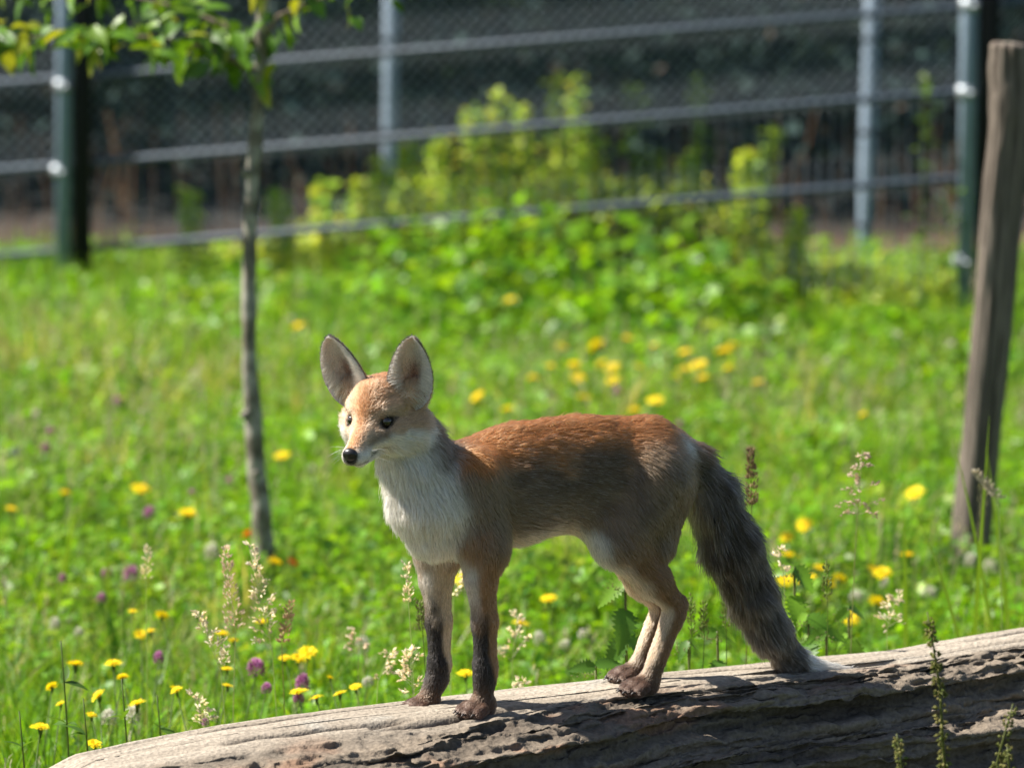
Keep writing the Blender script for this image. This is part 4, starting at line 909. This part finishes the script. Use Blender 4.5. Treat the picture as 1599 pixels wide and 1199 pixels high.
def globe_head(n, R, c0, c1):
    mb = MB(); g = math.pi * (3 - math.sqrt(5))
    for k in range(n):
        z = 1 - 1.75 * (k + 0.5) / n; r = math.sqrt(max(1 - z * z, 0)); a = g * k; d = np.array([r * math.cos(a), r * math.sin(a), z]); d2 = d + np.array([0, 0, 0.55]); d2 /= np.linalg.norm(d2)
        t, u, v = frame_of(d2); b = d * 0.45; tip = b + d2 * rng.uniform(0.5, 0.68); w = 0.10
        V = np.array([b + u * w * 0.5, b - u * w * 0.5, b + v * w * .5, lerp(b, tip, 0.75) + u * w, lerp(b, tip, 0.75) - u * w, lerp(b, tip, 0.75) + v * w, tip])
        c = np.tile(lerp(np.array(c0), np.array(c1), rng.random()), (7, 1)); c[:3] = np.array(c0) * 0.9 + 0.02
        mb.add(V * R, [np.array([[0, 1, 4], [0, 4, 3], [1, 2, 5], [1, 5, 4], [2, 0, 3], [2, 3, 5], [3, 4, 6], [4, 5, 6], [5, 3, 6]])], c)
    return mb
def proto(mb, name, mat):
    o = mb.build(name, mat, None, True); d = o.data; bpy.data.objects.remove(o); return d
YEL, ORG = (0.90, 0.72, 0.014), (0.86, 0.60, 0.010)
HEADS = {'yellow': [proto(ray_head(13, 9, 1.0, YEL, ORG), 'flower_head', M['petal']) for k in range(3)],
         'orange': [proto(ray_head(12, 8, 1.0, (0.75, 0.17, 0.02), (0.6, 0.12, 0.02)), 'flower_head', M['petal'])],
         'pink': [proto(globe_head(70, 1.0, (0.36, 0.10, 0.26), (0.60, 0.25, 0.50)), 'flower_head', M['petal']) for k in range(2)],
         'white': [proto(globe_head(60, 1.0, (0.50, 0.50, 0.36), (0.78, 0.76, 0.68)), 'flower_head', M['petal']) for k in range(2)],
         'violet': [proto(globe_head(40, 1.0, (0.15, 0.08, 0.35), (0.30, 0.2, 0.6)), 'flower_head', M['petal'])]}
CAL = proto(MB().tube(np.array([[0, 0, -0.9], [0, 0, -0.5], [0, 0, -0.1], [0, 0, 0.02]]), [0.08, 0.18, 0.24, 0.2], 8, (0.10, 0.17, 0.03)), 'calyx', M['leaf'])
STEMS = [proto(MB().tube(np.array([[0, 0, 0], [b * 0.3, c * 0.2, 0.35], [b * 0.7, c * 0.8, 0.7], [b * 0.2, c * 0.3, 1.0]]) * np.array([0.04, 0.04, 1]), [0.0013, 0.0012, 0.0011, 0.0010], 5, (0.09, 0.15, 0.03)), 'stem', M['leaf']) for b, c in ((1, 0), (-1, 1), (0.3, -1), (-0.6, -0.6))]
LEAFLET = proto(MB().add(*leaf_shape(1.0, 0.16, 0.25, 0.3), (0.08, 0.16, 0.02)), 'leaf', M['leaf'])
def flower(kind, px, py, z, rad, label, group, leaves=0):
    h = at_z(px, py, z); Y = h[1]; g = float(ground_h(h[:1], h[1:2])[0]); hh = max(z - g, 0.03)
    lean = rng.normal(0, 0.02, 2); names = {'yellow': 'yellow_flower', 'orange': 'orange_flower', 'pink': 'pink_clover_flower', 'white': 'white_clover_flower', 'violet': 'violet_flower'}
    t = empty(names[kind], (h[0], h[1], g)); tag(t, label, 'flower', group)
    s = link('stem', STEMS[rng.integers(4)], t); s.scale = (1, 1, hh); s.rotation_euler = (0, 0, 0)
    b = STEMS.index(s.data); off = [(1 * .2, 0), (-.2, .3), (.06, -.3), (-.12, -.18)][b]
    loc = (off[0] * 0.04, off[1] * 0.04, hh)
    f = link('flower_head', HEADS[kind][rng.integers(len(HEADS[kind]))], t); f.location = loc; rad = rad * rng.uniform(0.78, 1.22); f.scale = (rad, rad, rad * rng.uniform(0.8, 1.5))
    if kind in ('yellow', 'orange'): f.rotation_euler = (rng.normal(0.15, 0.34), rng.normal(-0.15, 0.34), rng.uniform(0, 6.28)); c = link('calyx', CAL, t); c.location = loc; c.scale = (rad,) * 3
    else: f.rotation_euler = (rng.normal(0, 0.2), rng.normal(0, 0.2), rng.uniform(0, 6.28))
    for k in range(leaves):
        l = link('leaf', LEAFLET, t); u = rng.uniform(0.1, 0.75); l.location = (0, 0, hh * u); sz = rng.uniform(0.025, 0.055); l.scale = (sz, sz, sz); l.rotation_euler = (0, rng.uniform(-1.0, -0.2), rng.uniform(0, 6.28))
# near flowers on the left, each told apart by where it stands
NEARY = [(212, 953, 'smaller of the two topmost yellow flowers at left, above the pink clover'), (245, 962, 'larger of the two topmost yellow flowers at left'), (228, 986, 'yellow flower just under the two topmost ones at left'),
 (218, 989, 'half-hidden yellow flower touching the one beneath the topmost pair at left'), (401, 972, 'round yellow flower right of the tall feathery grass at left'), (352, 988, 'upper yellow flower of the pair inside the feathery grass'), (357, 1000, 'lower yellow flower of the pair inside the feathery grass'),
 (437, 1028, 'leftmost flower of the yellow row right of the feathery grass'), (464, 1026, 'second flower of the yellow row right of the feathery grass'), (486, 1018, 'wide rightmost flower of the yellow row right of the feathery grass'), (362, 1047, 'yellow flower just left of the largest pink clover'),
 (363, 1073, 'flat yellow flower below and left of the largest pink clover'), (125, 1040, 'flat wide yellow flower on a leafy stalk near the left edge'), (176, 1034, 'small round yellow flower right of the flat wide one at left'), (183, 1058, 'left flower of the side-by-side yellow pair below the small round one'),
 (199, 1059, 'right flower of the side-by-side yellow pair below the small round one'), (87, 1071, 'yellow flower nearest the left edge above the log tip'), (101, 1098, 'small yellow flower below the one nearest the left edge'), (154, 1084, 'lone yellow flower midway between the left edge and feathery grass'),
 (134, 1117, 'small yellow flower low over the left log tip'), (222, 1102, 'lone yellow flower low behind the left part of the log'), (268, 1078, 'left of two tiny yellow flowers beside a green herb'), (278, 1073, 'right of two tiny yellow flowers beside a green herb'), (507, 1058, 'small yellow flower right of the pink clovers'),
 (529, 1080, 'left flower of the yellow pair close above the log'), (547, 1073, 'right flower of the yellow pair close above the log'), (474, 1083, 'left flower of the yellow pair touching the pink clovers'), (486, 1090, 'right flower of the yellow pair touching the pink clovers'), (69, 1135, 'yellow flower lowest at the left edge'), (153, 1161, 'yellow flower peeping over the left end of the log'),
 (725, 1050, 'bright yellow flower showing between the two front legs of the fox')]
for px, py, lab in NEARY:
    z = 0.20 if py > 1000 else 0.17; flower('yellow', px, py, z, rng.uniform(0.0115, 0.0140) * (0.75 if 'tiny' in lab or 'small' in lab else 1.0) * (1.25 if 'wide' in lab else 1.0), lab, 'yellow flowers close behind the log', 3)
NEARP = [(408, 1047, 0.0150, 'largest pink clover head, below the feathery grass'), (424, 1078, 0.0115, 'pink clover head below the largest one'), (480, 1070, 0.0120, 'pink clover head right of the largest one'), (458, 1091, 0.0095, 'small pink clover head low beside the yellow pair'), (253, 1027, 0.0085, 'dull pink clover head under the topmost yellow flowers'), (327, 1126, 0.0075, 'tiny pink clover head at the back edge of the log')]
for px, py, r, lab in NEARP: flower('pink', px, py, 0.19, r, lab, 'pink clover close behind the log', 2)
for px, py, r, lab in [(172, 895, 0.013, 'left of two dark pink clovers side by side at left'), (199, 897, 0.013, 'right of two dark pink clovers side by side at left'), (152, 935, 0.011, 'dusky pink clover below the side-by-side pair at left'), (102, 903, 0.010, 'pink clover left of the side-by-side pair'), (83, 673, 0.016, 'large blurred pink clover near the left edge'),
    (77, 702, 0.011, 'small blurred pink clover under the large one near left edge'), (188, 627, 0.012, 'highest blurred pink clover at left'), (238, 801, 0.012, 'blurred pink clover between two yellow flowers left of the sapling'), (305, 770, 0.010, 'dim blurred pink clover left of the sapling trunk'), (363, 752, 0.010, 'blurred pink clover closest left of the sapling trunk'), (963, 613, 0.014, 'blurred magenta clover above the back of the fox'),
    (1176, 705, 0.011, 'blurred pink clover beside the brown grass spike above the tail'), (1065, 663, 0.009, 'blurred dark pink clover just above the rump of the fox')]:
    flower('pink', px, py, 0.06, r, lab, 'pink clover further back')
flower('violet', 28, 706, 0.03, 0.011, 'violet flower at the left edge below the large pink clover', 'odd coloured flowers')
flower('orange', 385, 835, 0.03, 0.013, 'orange-red flower left of the sapling foot', 'odd coloured flowers'); flower('orange', 462, 880, 0.03, 0.011, 'orange-red flower right of the sapling foot', 'odd coloured flowers')
MIDY = [(12, 795, 'blurred yellow flower at the left edge, mid meadow'), (101, 769, 'dim blurred yellow flower left of the pale grass streak'), (213, 765, 'bright blurred yellow flower midway to the sapling'), (297, 802, 'bright blurred yellow flower close left of the sapling'), (435, 712, 'blurred yellow flower right of the sapling trunk'), (466, 510, 'orange-yellow flower beside a white one right of the sapling'),
 (435, 881, 'orange-yellow flower at the sapling foot'), (752, 420, 'blurred yellow flower in the leafy bank, left of three'), (845, 420, 'blurred yellow flower in the leafy bank, right of three'), (800, 470, 'large blurred yellow flower in the leafy bank, lowest of three'), (1190, 362, 'blurred orange-yellow flower at the fence foot'), (1343, 648, 'lone yellow flower in the open grass right of the fox'), (1432, 770, 'lone yellow flower left of the wooden post'),
 (750, 620, 'left of two yellow flowers right of the fox ear'), (797, 639, 'right of two yellow flowers right of the fox ear'), (917, 623, 'bright yellow flower left of the magenta clover'), (990, 641, 'yellow flower touching the back outline of the fox'), (1187, 598, 'yellow flower right of the yellow patch above the fox'),
 (715, 905, 'orange-yellow flower between the front legs of the fox'), (855, 935, 'yellow flower under the belly of the fox'), (820, 976, 'small yellow flower under the belly near pale grass'), (690, 1046, 'dim yellow flower behind the front paws'), (1250, 820, 'topmost yellow flower of the group right of the tail'), (1237, 841, 'large yellow flower second from top right of the tail'), (1225, 868, 'yellow flower against the tail edge'), (1414, 866, 'yellow flower between seed grass and wooden post'), (1368, 892, 'bright flat yellow flower right of the tail group'), (1386, 898, 'dull yellow flower touching the flat bright one'), (1373, 940, 'yellow flower beside the feathery seeds over the log'), (1337, 968, 'yellow flower low over the log behind nettles')]
for px, py, lab in MIDY: flower('yellow', px, py, 0.07 if py < 800 else 0.10, rng.uniform(0.016, 0.020) if py > 560 else 0.026, lab, 'yellow flowers further back', 0)
for px, py in [(930, 540), (978, 528), (1020, 540), (1068, 550), (1138, 547), (1122, 550), (945, 570), (962, 577), (895, 570), (905, 590), (1000, 573), (1075, 579), (1100, 591), (1135, 575), (1027, 626), (955, 594), (858, 572), (835, 590), (882, 545), (1150, 540), (1095, 570), (1050, 590)]:
    flower('yellow', px, py, 0.08, rng.uniform(0.017, 0.022), 'small blurred yellow flower within the dense patch above the fox back', 'yellow patch above the fox')
for px, py, lab in [(1288, 890, 'topmost'), (1262, 901, 'third from the left'), (1290, 911, 'lowest'), (1318, 905, 'rightmost'), (1230, 905, 'leftmost'), (1247, 908, 'second from the left')]: flower('yellow', px, py, 0.09, rng.uniform(0.014, 0.018), lab + ' of six small yellow flowers clustered right of the tail', 'yellow cluster right of the tail')
WH = [(90, 975), (128, 987), (168, 1120), (583, 1068), (915, 990), (880, 1006), (330, 862), (450, 500), (480, 735), (22, 655), (60, 650), (380, 545), (1550, 885), (1512, 875), (1385, 910), (1340, 760), (1480, 540), (1400, 523), (1285, 660), (1430, 460), (1290, 565), (1455, 925), (1320, 960), (1345, 935), (640, 730), (560, 1010), (215, 1120), (1080, 480), (1245, 955), (780, 1015), (850, 1000)]
WL = {(168, 1120): 'white clover head above the left log end', (583, 1068): 'white clover head left of the front paws', (915, 990): 'white clover head under the thigh of the fox', (450, 500): 'white blurred flower beside an orange-yellow one', (1550, 885): 'large white clover head right of the wooden post foot', (1512, 875): 'small white clover head at the wooden post foot', (90, 975): 'left of two blurred white clovers above the flat wide yellow flower', (128, 987): 'right of two blurred white clovers above the flat wide yellow flower', (880, 1006): 'left of two white clovers behind the hind legs, under the belly', (330, 862): 'white clover just above the tall feathery plumes', (480, 735): 'white clover between the sapling trunk and the fox nose', (22, 655): 'white clover nearest the left edge, level with the fox eyes', (60, 650): 'white clover left of the large blurred pink clover', (380, 545): 'white clover touching the left side of the sapling trunk',
 (1385, 910): 'white clover under the flat bright yellow flower right of the tail', (1480, 540): 'upper white clover left of the wooden post middle', (1400, 523): 'white clover in open grass between fence post and fox rump', (1285, 660): 'white clover left of the lone yellow flower right of the fox', (1430, 460): 'highest white clover at right, near the fence', (1290, 565): 'white clover right of the yellow patch above the fox', (1455, 925): 'white clover over the log right of the pale seed heads', (1320, 960): 'white clover low over the log among nettles', (1345, 935): 'white clover left of the yellow flower beside the feathery seeds', (640, 730): 'white clover right behind the throat of the fox', (560, 1010): 'white clover left of the far front leg', (215, 1120): 'white clover under the lone yellow flower at left', (1080, 480): 'white flower in the leafy bank above the fox rump', (1245, 955): 'white clover between the tail and nettles', (780, 1015): 'white clover right of the near front leg', (850, 1000): 'white clover midway under the belly of the fox',
 (1340, 760): 'white clover head left of the feathery seed grass top'}
for px, py in WH: flower('white', px, py, 0.15 if py > 1050 else (0.05 if py > 800 else 0.03), 0.017 if px == 1550 else rng.uniform(0.010, 0.013), WL.get((px, py), 'blurred white clover head scattered in the meadow'), 'white clover in the meadow')

# ------------------------------------------------------------------ seed grasses
def spikelet(p, d, L, w):
    t, u, v = frame_of(d); m = p + t * L * 0.45
    return np.array([p, m + u * w, m + v * w, m - u * w, m - v * w, p + t * L]), np.array([[0, 1, 2], [0, 2, 3], [0, 3, 4], [0, 4, 1], [5, 2, 1], [5, 3, 2], [5, 4, 3], [5, 1, 4]])
def stalk_curve(base, tip, bow):
    s = np.linspace(0, 1, 9)[:, None]; return base + (tip - base) * s + bow * np.sin(s * math.pi)
def panicle(tip_px, bot_px, Y, wide, n, col, label, dense=False, name='seed_grass', droop=0.0, tiers=0, group='flowering grasses'):
    tip = at_y(*tip_px, Y); bot = at_y(*bot_px, Y); g = float(ground_h(tip[:1], np.array([Y]))[0]); base = np.array([bot[0] + (bot[0] - tip[0]) * 0.6, Y + rng.normal(0, 0.02), g])
    t = empty(name, base); tag(t, label, 'grass stalk', group)
    P = np.concatenate([stalk_curve(base, bot, np.array([rng.normal(0, 0.006), 0, 0])), [lerp(bot, tip, 0.5), tip]]); MB().tube(P - base, np.linspace(0.0013, 0.0005, len(P)), 5, np.array(col) * np.array([0.45, 0.6, 0.35])).build('stalk', M['leaf'], t, True)
    mb = MB(); ax = tip - bot; Lh = np.linalg.norm(ax)
    fs = rng.uniform(0, 1, n) if not tiers else (rng.integers(0, tiers, n) + 0.5 + rng.normal(0, 0.05, n)) / tiers
    fs = np.concatenate([fs, fs + rng.normal(0, 0.02, n)])[:int(n * 1.5)]
    for f in np.clip(fs, 0, 1):
        c = bot + ax * f; env = wide * (1 - f) ** 0.7 + 0.003
        a = rng.uniform(0, 6.28); o = np.array([math.cos(a), math.sin(a) * 0.8, 0]); rr = rng.uniform(0.15, 1) * env; up = 0.75 - droop
        q = c + o * rr + np.array([0, 0, rr * up]); d = o + np.array([0, 0, up + 0.3])
        if not dense: break
        if dense: q = c + o * rr; d = o * 0.8 + np.array([0, 0, 1.0])
        cc = np.array(col) * rng.uniform(0.7, 1.2)
        V, F = spikelet(q, d, rng.uniform(0.0055, 0.0085), rng.uniform(0.0011, 0.0016)); mb.add(V - base, [F], cc)
    if not dense:
        nbr = max(6, n // 6) if not tiers else tiers * 4
        for b in range(nbr):
            f = (b + rng.uniform(0, 1)) / nbr if not tiers else (b // 4 + 0.5 + rng.normal(0, 0.05)) / tiers
            c = bot + ax * f; env = (wide * 1.15 * (1 - f) ** 0.75 + 0.004) * rng.uniform(0.45, 1.1); a = rng.uniform(0, 6.28); up = rng.normal(0.55 - droop, 0.2)
            end = c + np.array([math.cos(a), math.sin(a) * 0.8, up]) * env; sag = np.array([0, 0, -0.15 * env]); mid_ = lerp(c, end, 0.55) - sag
            V, F = tube(np.array([c, mid_, end]), [0.0004, 0.0003, 0.0002], 3, False); mb.add(V - base, F, np.array(col) * 0.6)
            for k in range(int(rng.integers(5, 11))):
                h = rng.uniform(0.35, 1.0); p0 = lerp(c, mid_, h / 0.55) if h < 0.55 else lerp(mid_, end, (h - 0.55) / 0.45); p0 = p0 + rng.normal(0, 0.0017, 3)
                d = (end - c) / (np.linalg.norm(end - c) + 1e-9) + rng.normal(0, 0.45, 3)
                V, F = spikelet(p0, d, rng.uniform(0.0055, 0.0095), rng.uniform(0.0010, 0.0019)); mb.add(V - base, [F], np.array(col) * rng.uniform(0.7, 1.25))
    o = mb.build('seed_head', M['seed'], t, False); o['kind'] = 'stuff'
    l = LEAFLET; b = link('leaf', l, t); b.location = (0, 0, 0.05); b.scale = (0.16, 0.06, 0.12); b.rotation_euler = (0, -1.1, rng.uniform(0, 6.28))
STRAW, PINKS, BROWN, GRN = (0.84, 0.79, 0.62), (0.76, 0.65, 0.52), (0.55, 0.40, 0.24), (0.24, 0.27, 0.10)
panicle((350, 855), (368, 985), 6.45, 0.014, 110, PINKS, 'tall dense pinkish grass plume at left of the feathery pair', True)
panicle((388, 850), (425, 1015), 6.45, 0.034, 190, STRAW, 'tallest loose feathery grass plume left of the fox')
panicle((455, 940), (440, 1005), 6.45, 0.006, 70, BROWN, 'narrow brown grass spike right of the feathery plumes', True)
panicle((310, 955), (345, 1050), 6.4, 0.026, 120, STRAW, 'leaning feathery grass plume left of the taller plumes')
panicle((300, 1085), (330, 1140), 6.35, 0.022, 70, STRAW, 'short pale grass plume just behind the log at left')
panicle((232, 852), (228, 905), 6.9, 0.005, 40, STRAW, 'thin blurred pale grass spike at left', True)
panicle((634, 880), (638, 940), 6.35, 0.005, 46, STRAW, 'thin straw grass spike left of the far front leg', True)
panicle((655, 940), (660, 985), 6.3, 0.005, 60, GRN, 'green grass spike touching the far front leg', True)
panicle((640, 1015), (645, 1090), 6.3, 0.026, 130, STRAW, 'bushy pale seed head beside the far front paw')
panicle((610, 1015), (590, 1065), 6.5, 0.020, 50, STRAW, 'small pale seed head left of the front paws')
panicle((548, 985), (560, 1025), 6.8, 0.024, 46, PINKS, 'blurred pink-white seed head left of the front legs')
panicle((808, 955), (800, 1035), 6.75, 0.028, 80, STRAW, 'pale loose seed head between front and hind legs')
panicle((820, 1065), (800, 1080), 6.45, 0.012, 26, STRAW, 'tiny pale seed head close over the log under the belly')
panicle((716, 895), (708, 935), 6.7, 0.018, 40, STRAW, 'pale seed head seen between the front legs')
panicle((1172, 700), (1174, 790), 6.5, 0.0055, 150, (0.34, 0.26, 0.14), 'tall brown cylindrical grass spike above the tail', True, 'spike_grass')
panicle((1347, 702), (1338, 812), 6.6, 0.033, 120, (0.58, 0.48, 0.36), 'tall tiered seed grass standing alone right of the tail', False, 'seed_grass', 0.55, 6)
panicle((1520, 735), (1560, 780), 7.0, 0.007, 80, (0.62, 0.58, 0.46), 'leaning white grass head in front of the wooden post', True)
panicle((1400, 930), (1385, 985), 6.7, 0.024, 90, STRAW, 'pale brown seed heads above the log right of the tail')
panicle((1215, 855), (1225, 905), 6.5, 0.014, 40, STRAW, 'small pale seed head at the edge of the tail')
for px, top, lab in ((1078, 930, 'green grass spike right of the hock of the fox'), (1132, 920, 'green grass stem left of the tail, thin'), (1098, 940, 'bent green grass stem between hock and tail'), (1290, 880, 'bright green blade right of the tail')):
    panicle((px, top), (px + 2, top + 60), 6.35, 0.0032, 50, (0.24, 0.31, 0.08), lab, True, 'spike_grass')
def near_blade(x0, y0, x1, y1, Y, wpx, label):
    a = at_y(x0, y0, Y); b = at_y(x1, y1, Y); g = float(ground_h(a[:1], np.array([Y]))[0]); base = np.array([a[0], Y, g]); t = empty('grass_blade', base); tag(t, label, 'grass blade', 'long grass blades')
    s = np.linspace(0, 1, 9)[:, None]; P = base + (b - base) * s + np.array([0, 0, 0.10]) * np.sin(s * math.pi) * (abs(x1 - x0) / 200); w = (wpx / FPX * Y * 0.5 * np.interp(s[:, 0], [0, .4, 1], [0.8, 1, 0.05]))[:, None]
    sd = np.array([0.85, 0.5, 0.0]); V = np.concatenate([P - sd * w, P + sd * w + [0, 0, 0.001]]) - base; i = np.arange(8); np_mesh('leaf', V, np.stack([i, i + 1, i + 10, i + 9], -1), M['leaf'], t, np.tile((0.12, 0.21, 0.02), (18, 1)), True)
for a in ((1510, 900, 1545, 650, 7.2, 11, 'long green blade rising in front of the wooden post'), (1590, 900, 1490, 690, 7.3, 9, 'long green blade leaning left across the wooden post'), (1560, 920, 1430, 800, 7.1, 9, 'green blade bending low left of the wooden post'), (1600, 880, 1540, 700, 7.6, 12, 'broad green blade at the right edge'), (1420, 880, 1412, 780, 7.5, 14, 'short broad upright blade left of the wooden post'),
          (70, 850, 128, 780, 8.4, 12, 'pale blurred blade leaning right at left of the meadow'), (165, 830, 168, 790, 8.4, 10, 'short pale upright blade at left')): near_blade(*a)

# ------------------------------------------------------------------ nettles
def nettle_leaf(L, W, teeth=9):
    s = np.linspace(0, 1, teeth * 2 + 1); w = W * np.interp(s, [0, 0.12, 0.3, 0.55, 0.8, 1], [0.25, 0.85, 1.0, 0.78, 0.42, 0.02]); w = w * np.where(np.arange(len(s)) % 2 == 1, 1.2, 0.74); w[-1] = 0.0005
    x = L * s; z = -0.30 * L * s ** 2; zz = z + 0.25 * w; n = len(s)
    V = np.concatenate([np.stack([x + 0.1 * w, w, zz], -1), np.stack([x, 0 * w, z], -1), np.stack([x + 0.1 * w, -w, zz], -1)]); i = np.arange(n - 1)
    return V, np.concatenate([np.stack([i + k * n, i + 1 + k * n, i + 1 + (k + 1) * n, i + (k + 1) * n], -1) for k in (0, 1)])
NL = []
for c in ((0.10, 0.22, 0.02), (0.14, 0.27, 0.02), (0.075, 0.17, 0.022)):
    V, F = nettle_leaf(1.0, 0.27); C = np.tile(c, (len(V), 1)); C[len(V) // 3:2 * len(V) // 3] *= 1.25; NL.append(proto(MB().add(V, [F], C), 'leaf', M['leaf']))
def nettle(px, top, Y, L, label, pairs=3, lean=0.0, base_px=None, droop=0.55):
    tip = at_y(px, top, Y); g = float(ground_h(tip[:1], np.array([Y]))[0]); bx = at_y(base_px or px, 1050, Y)[0]; base = np.array([bx, Y, g]); t = empty('nettle', base); tag(t, label, 'nettle', 'nettles behind the log')
    P = stalk_curve(base, tip, np.array([0.004, 0, 0])); MB().tube(P - base, np.linspace(0.0034, 0.0018, len(P)), 7, (0.15, 0.17, 0.05)).build('stem', M['leaf'], t, True)
    az = rng.uniform(-0.3, 0.3)
    for k in range(pairs):
        c = tip - base - np.array([0, 0, 0.042 * k]); az += (0 if k == 0 else math.pi / 2) + rng.normal(0, 0.3)
        for s in (0, math.pi):
            l = link('leaf', NL[rng.integers(3)], t); l.location = tuple(c); sz = L * rng.uniform(0.8, 1.15) * (0.8 if k == 0 else 1); l.scale = (sz,) * 3; l.rotation_euler = (0.95 * math.cos(az + s) + rng.normal(0, 0.2), rng.normal(droop, 0.2), az + s)
    mb = MB()
    for k in range(26):
        q = tip - base + np.array([rng.normal(-0.01, 0.010), rng.normal(0, 0.008), -0.012 + rng.normal(0, 0.003)]); V, F = spikelet(q, rng.normal(0, 1, 3), 0.004, 0.0012); mb.add(V, [F], (0.25, 0.27, 0.10))
    o = mb.build('flower_tassel', M['seed'], t); o['kind'] = 'stuff'
nettle(976, 905, 6.36, 0.066, 'nettle with drooping serrated leaves between the hind legs and belly', 3, droop=0.75)
nettle(930, 1040, 6.30, 0.060, 'low nettle leaf tuft at the log edge left of the hind paws', 1, droop=0.1)
nettle(1120, 985, 6.42, 0.05, 'low nettle between hock and tail', 2); nettle(1075, 1000, 6.40, 0.045, 'small nettle right behind the hind paw', 1)
nettle(1240, 885, 6.55, 0.06, 'tall nettle right behind the lower tail', 4); nettle(1262, 960, 6.50, 0.06, 'nettle right of the tail, reaching over the log', 2); nettle(1325, 950, 6.65, 0.05, 'bushy nettle right of the tail tip', 3)
nettle(1290, 985, 6.48, 0.045, 'small nettle directly above the white tail tip', 2)
# leafy herbs left of the plumes
def herb(px, top, Y, label, n=26):
    tip = at_y(px, top, Y); g = float(ground_h(tip[:1], np.array([Y]))[0]); base = np.array([tip[0], Y, g]); t = empty('herb', base); tag(t, label, 'herb', 'leafy herbs close behind the log')
    P = stalk_curve(base, tip, np.array([0.01, 0, 0])); MB().tube(P - base, np.linspace(0.0022, 0.001, len(P)), 6, (0.10, 0.15, 0.03)).build('stem', M['leaf'], t, True)
    for k in range(n):
        l = link('leaf', LEAFLET, t); f = rng.uniform(0.25, 1); l.location = tuple(P[int(f * 8)] - base); sz = rng.uniform(0.018, 0.042); l.scale = (sz, sz * 1.3, sz); l.rotation_euler = (rng.normal(0, .3), rng.uniform(-0.9, 0.3), rng.uniform(0, 6.28))
herb(95, 1000, 6.25, 'leafy herb stalk under the flat wide yellow flower at left'); herb(190, 1060, 6.2, 'branching leafy herb in the middle of the left corner'); herb(310, 1090, 6.4, 'bright green leafy herb below the feathery plumes', 34); herb(130, 1090, 6.15, 'leafy herb right above the left log end'); herb(30, 1110, 6.1, 'leafy herb at the bottom left corner'); herb(245, 1085, 6.3, 'thin leafy herb left of the bright green one')

# ------------------------------------------------------------------ knobbly green seed spikes in front of the log
def dock(pts, Y, label, n):
    P = np.array([at_y(x, y, Y) for x, y in pts]); g = float(ground_h(P[0][:1], np.array([Y]))[0]); base = np.array([P[0][0] + 0.01, Y, g]); t = empty('seed_spike', base); tag(t, label, 'seed spike', 'green seed spikes in front of the log')
    Q = np.concatenate([[base], P]); MB().tube(Q - base, np.linspace(0.0028, 0.0010, len(Q)), 6, (0.13, 0.15, 0.04)).build('stem', M['leaf'], t, True)
    mb = MB(); L = len(P) - 1
    for k in range(n):
        f = math.floor(rng.uniform(0, 1) * 14) / 14 + rng.normal(0, 0.012); f = min(max(f, 0), 0.999) * L; i = int(f); c = lerp(P[i], P[i + 1], f - i); a = rng.uniform(0, 6.28); o = np.array([math.cos(a), math.sin(a), rng.normal(-0.2, 0.4)])
        V, F = spikelet(c + o * 0.003 - base, o, rng.uniform(0.006, 0.009) * (1.2 - 0.6 * f / L), rng.uniform(0.0020, 0.0030)); mb.add(V, [F], lerp(np.array([0.13, 0.17, 0.035]), np.array([0.24, 0.21, 0.07]), rng.random()))
    o = mb.build('seed_clusters', M['seed'], t); o['kind'] = 'stuff'
dock([(1478, 1230), (1472, 1160), (1468, 1080), (1458, 1010), (1448, 955)], 5.45, 'tallest green seed spike rising in front of the log at right', 170)
dock([(1412, 1240), (1406, 1180), (1400, 1145)], 5.4, 'short green seed spike left of the tallest one', 60)
dock([(1545, 1240), (1562, 1170), (1582, 1098)], 5.45, 'leaning green seed spike near the right corner', 90); dock([(1578, 1250), (1575, 1190), (1573, 1165)], 5.4, 'short green seed spike in the bottom right corner', 40)
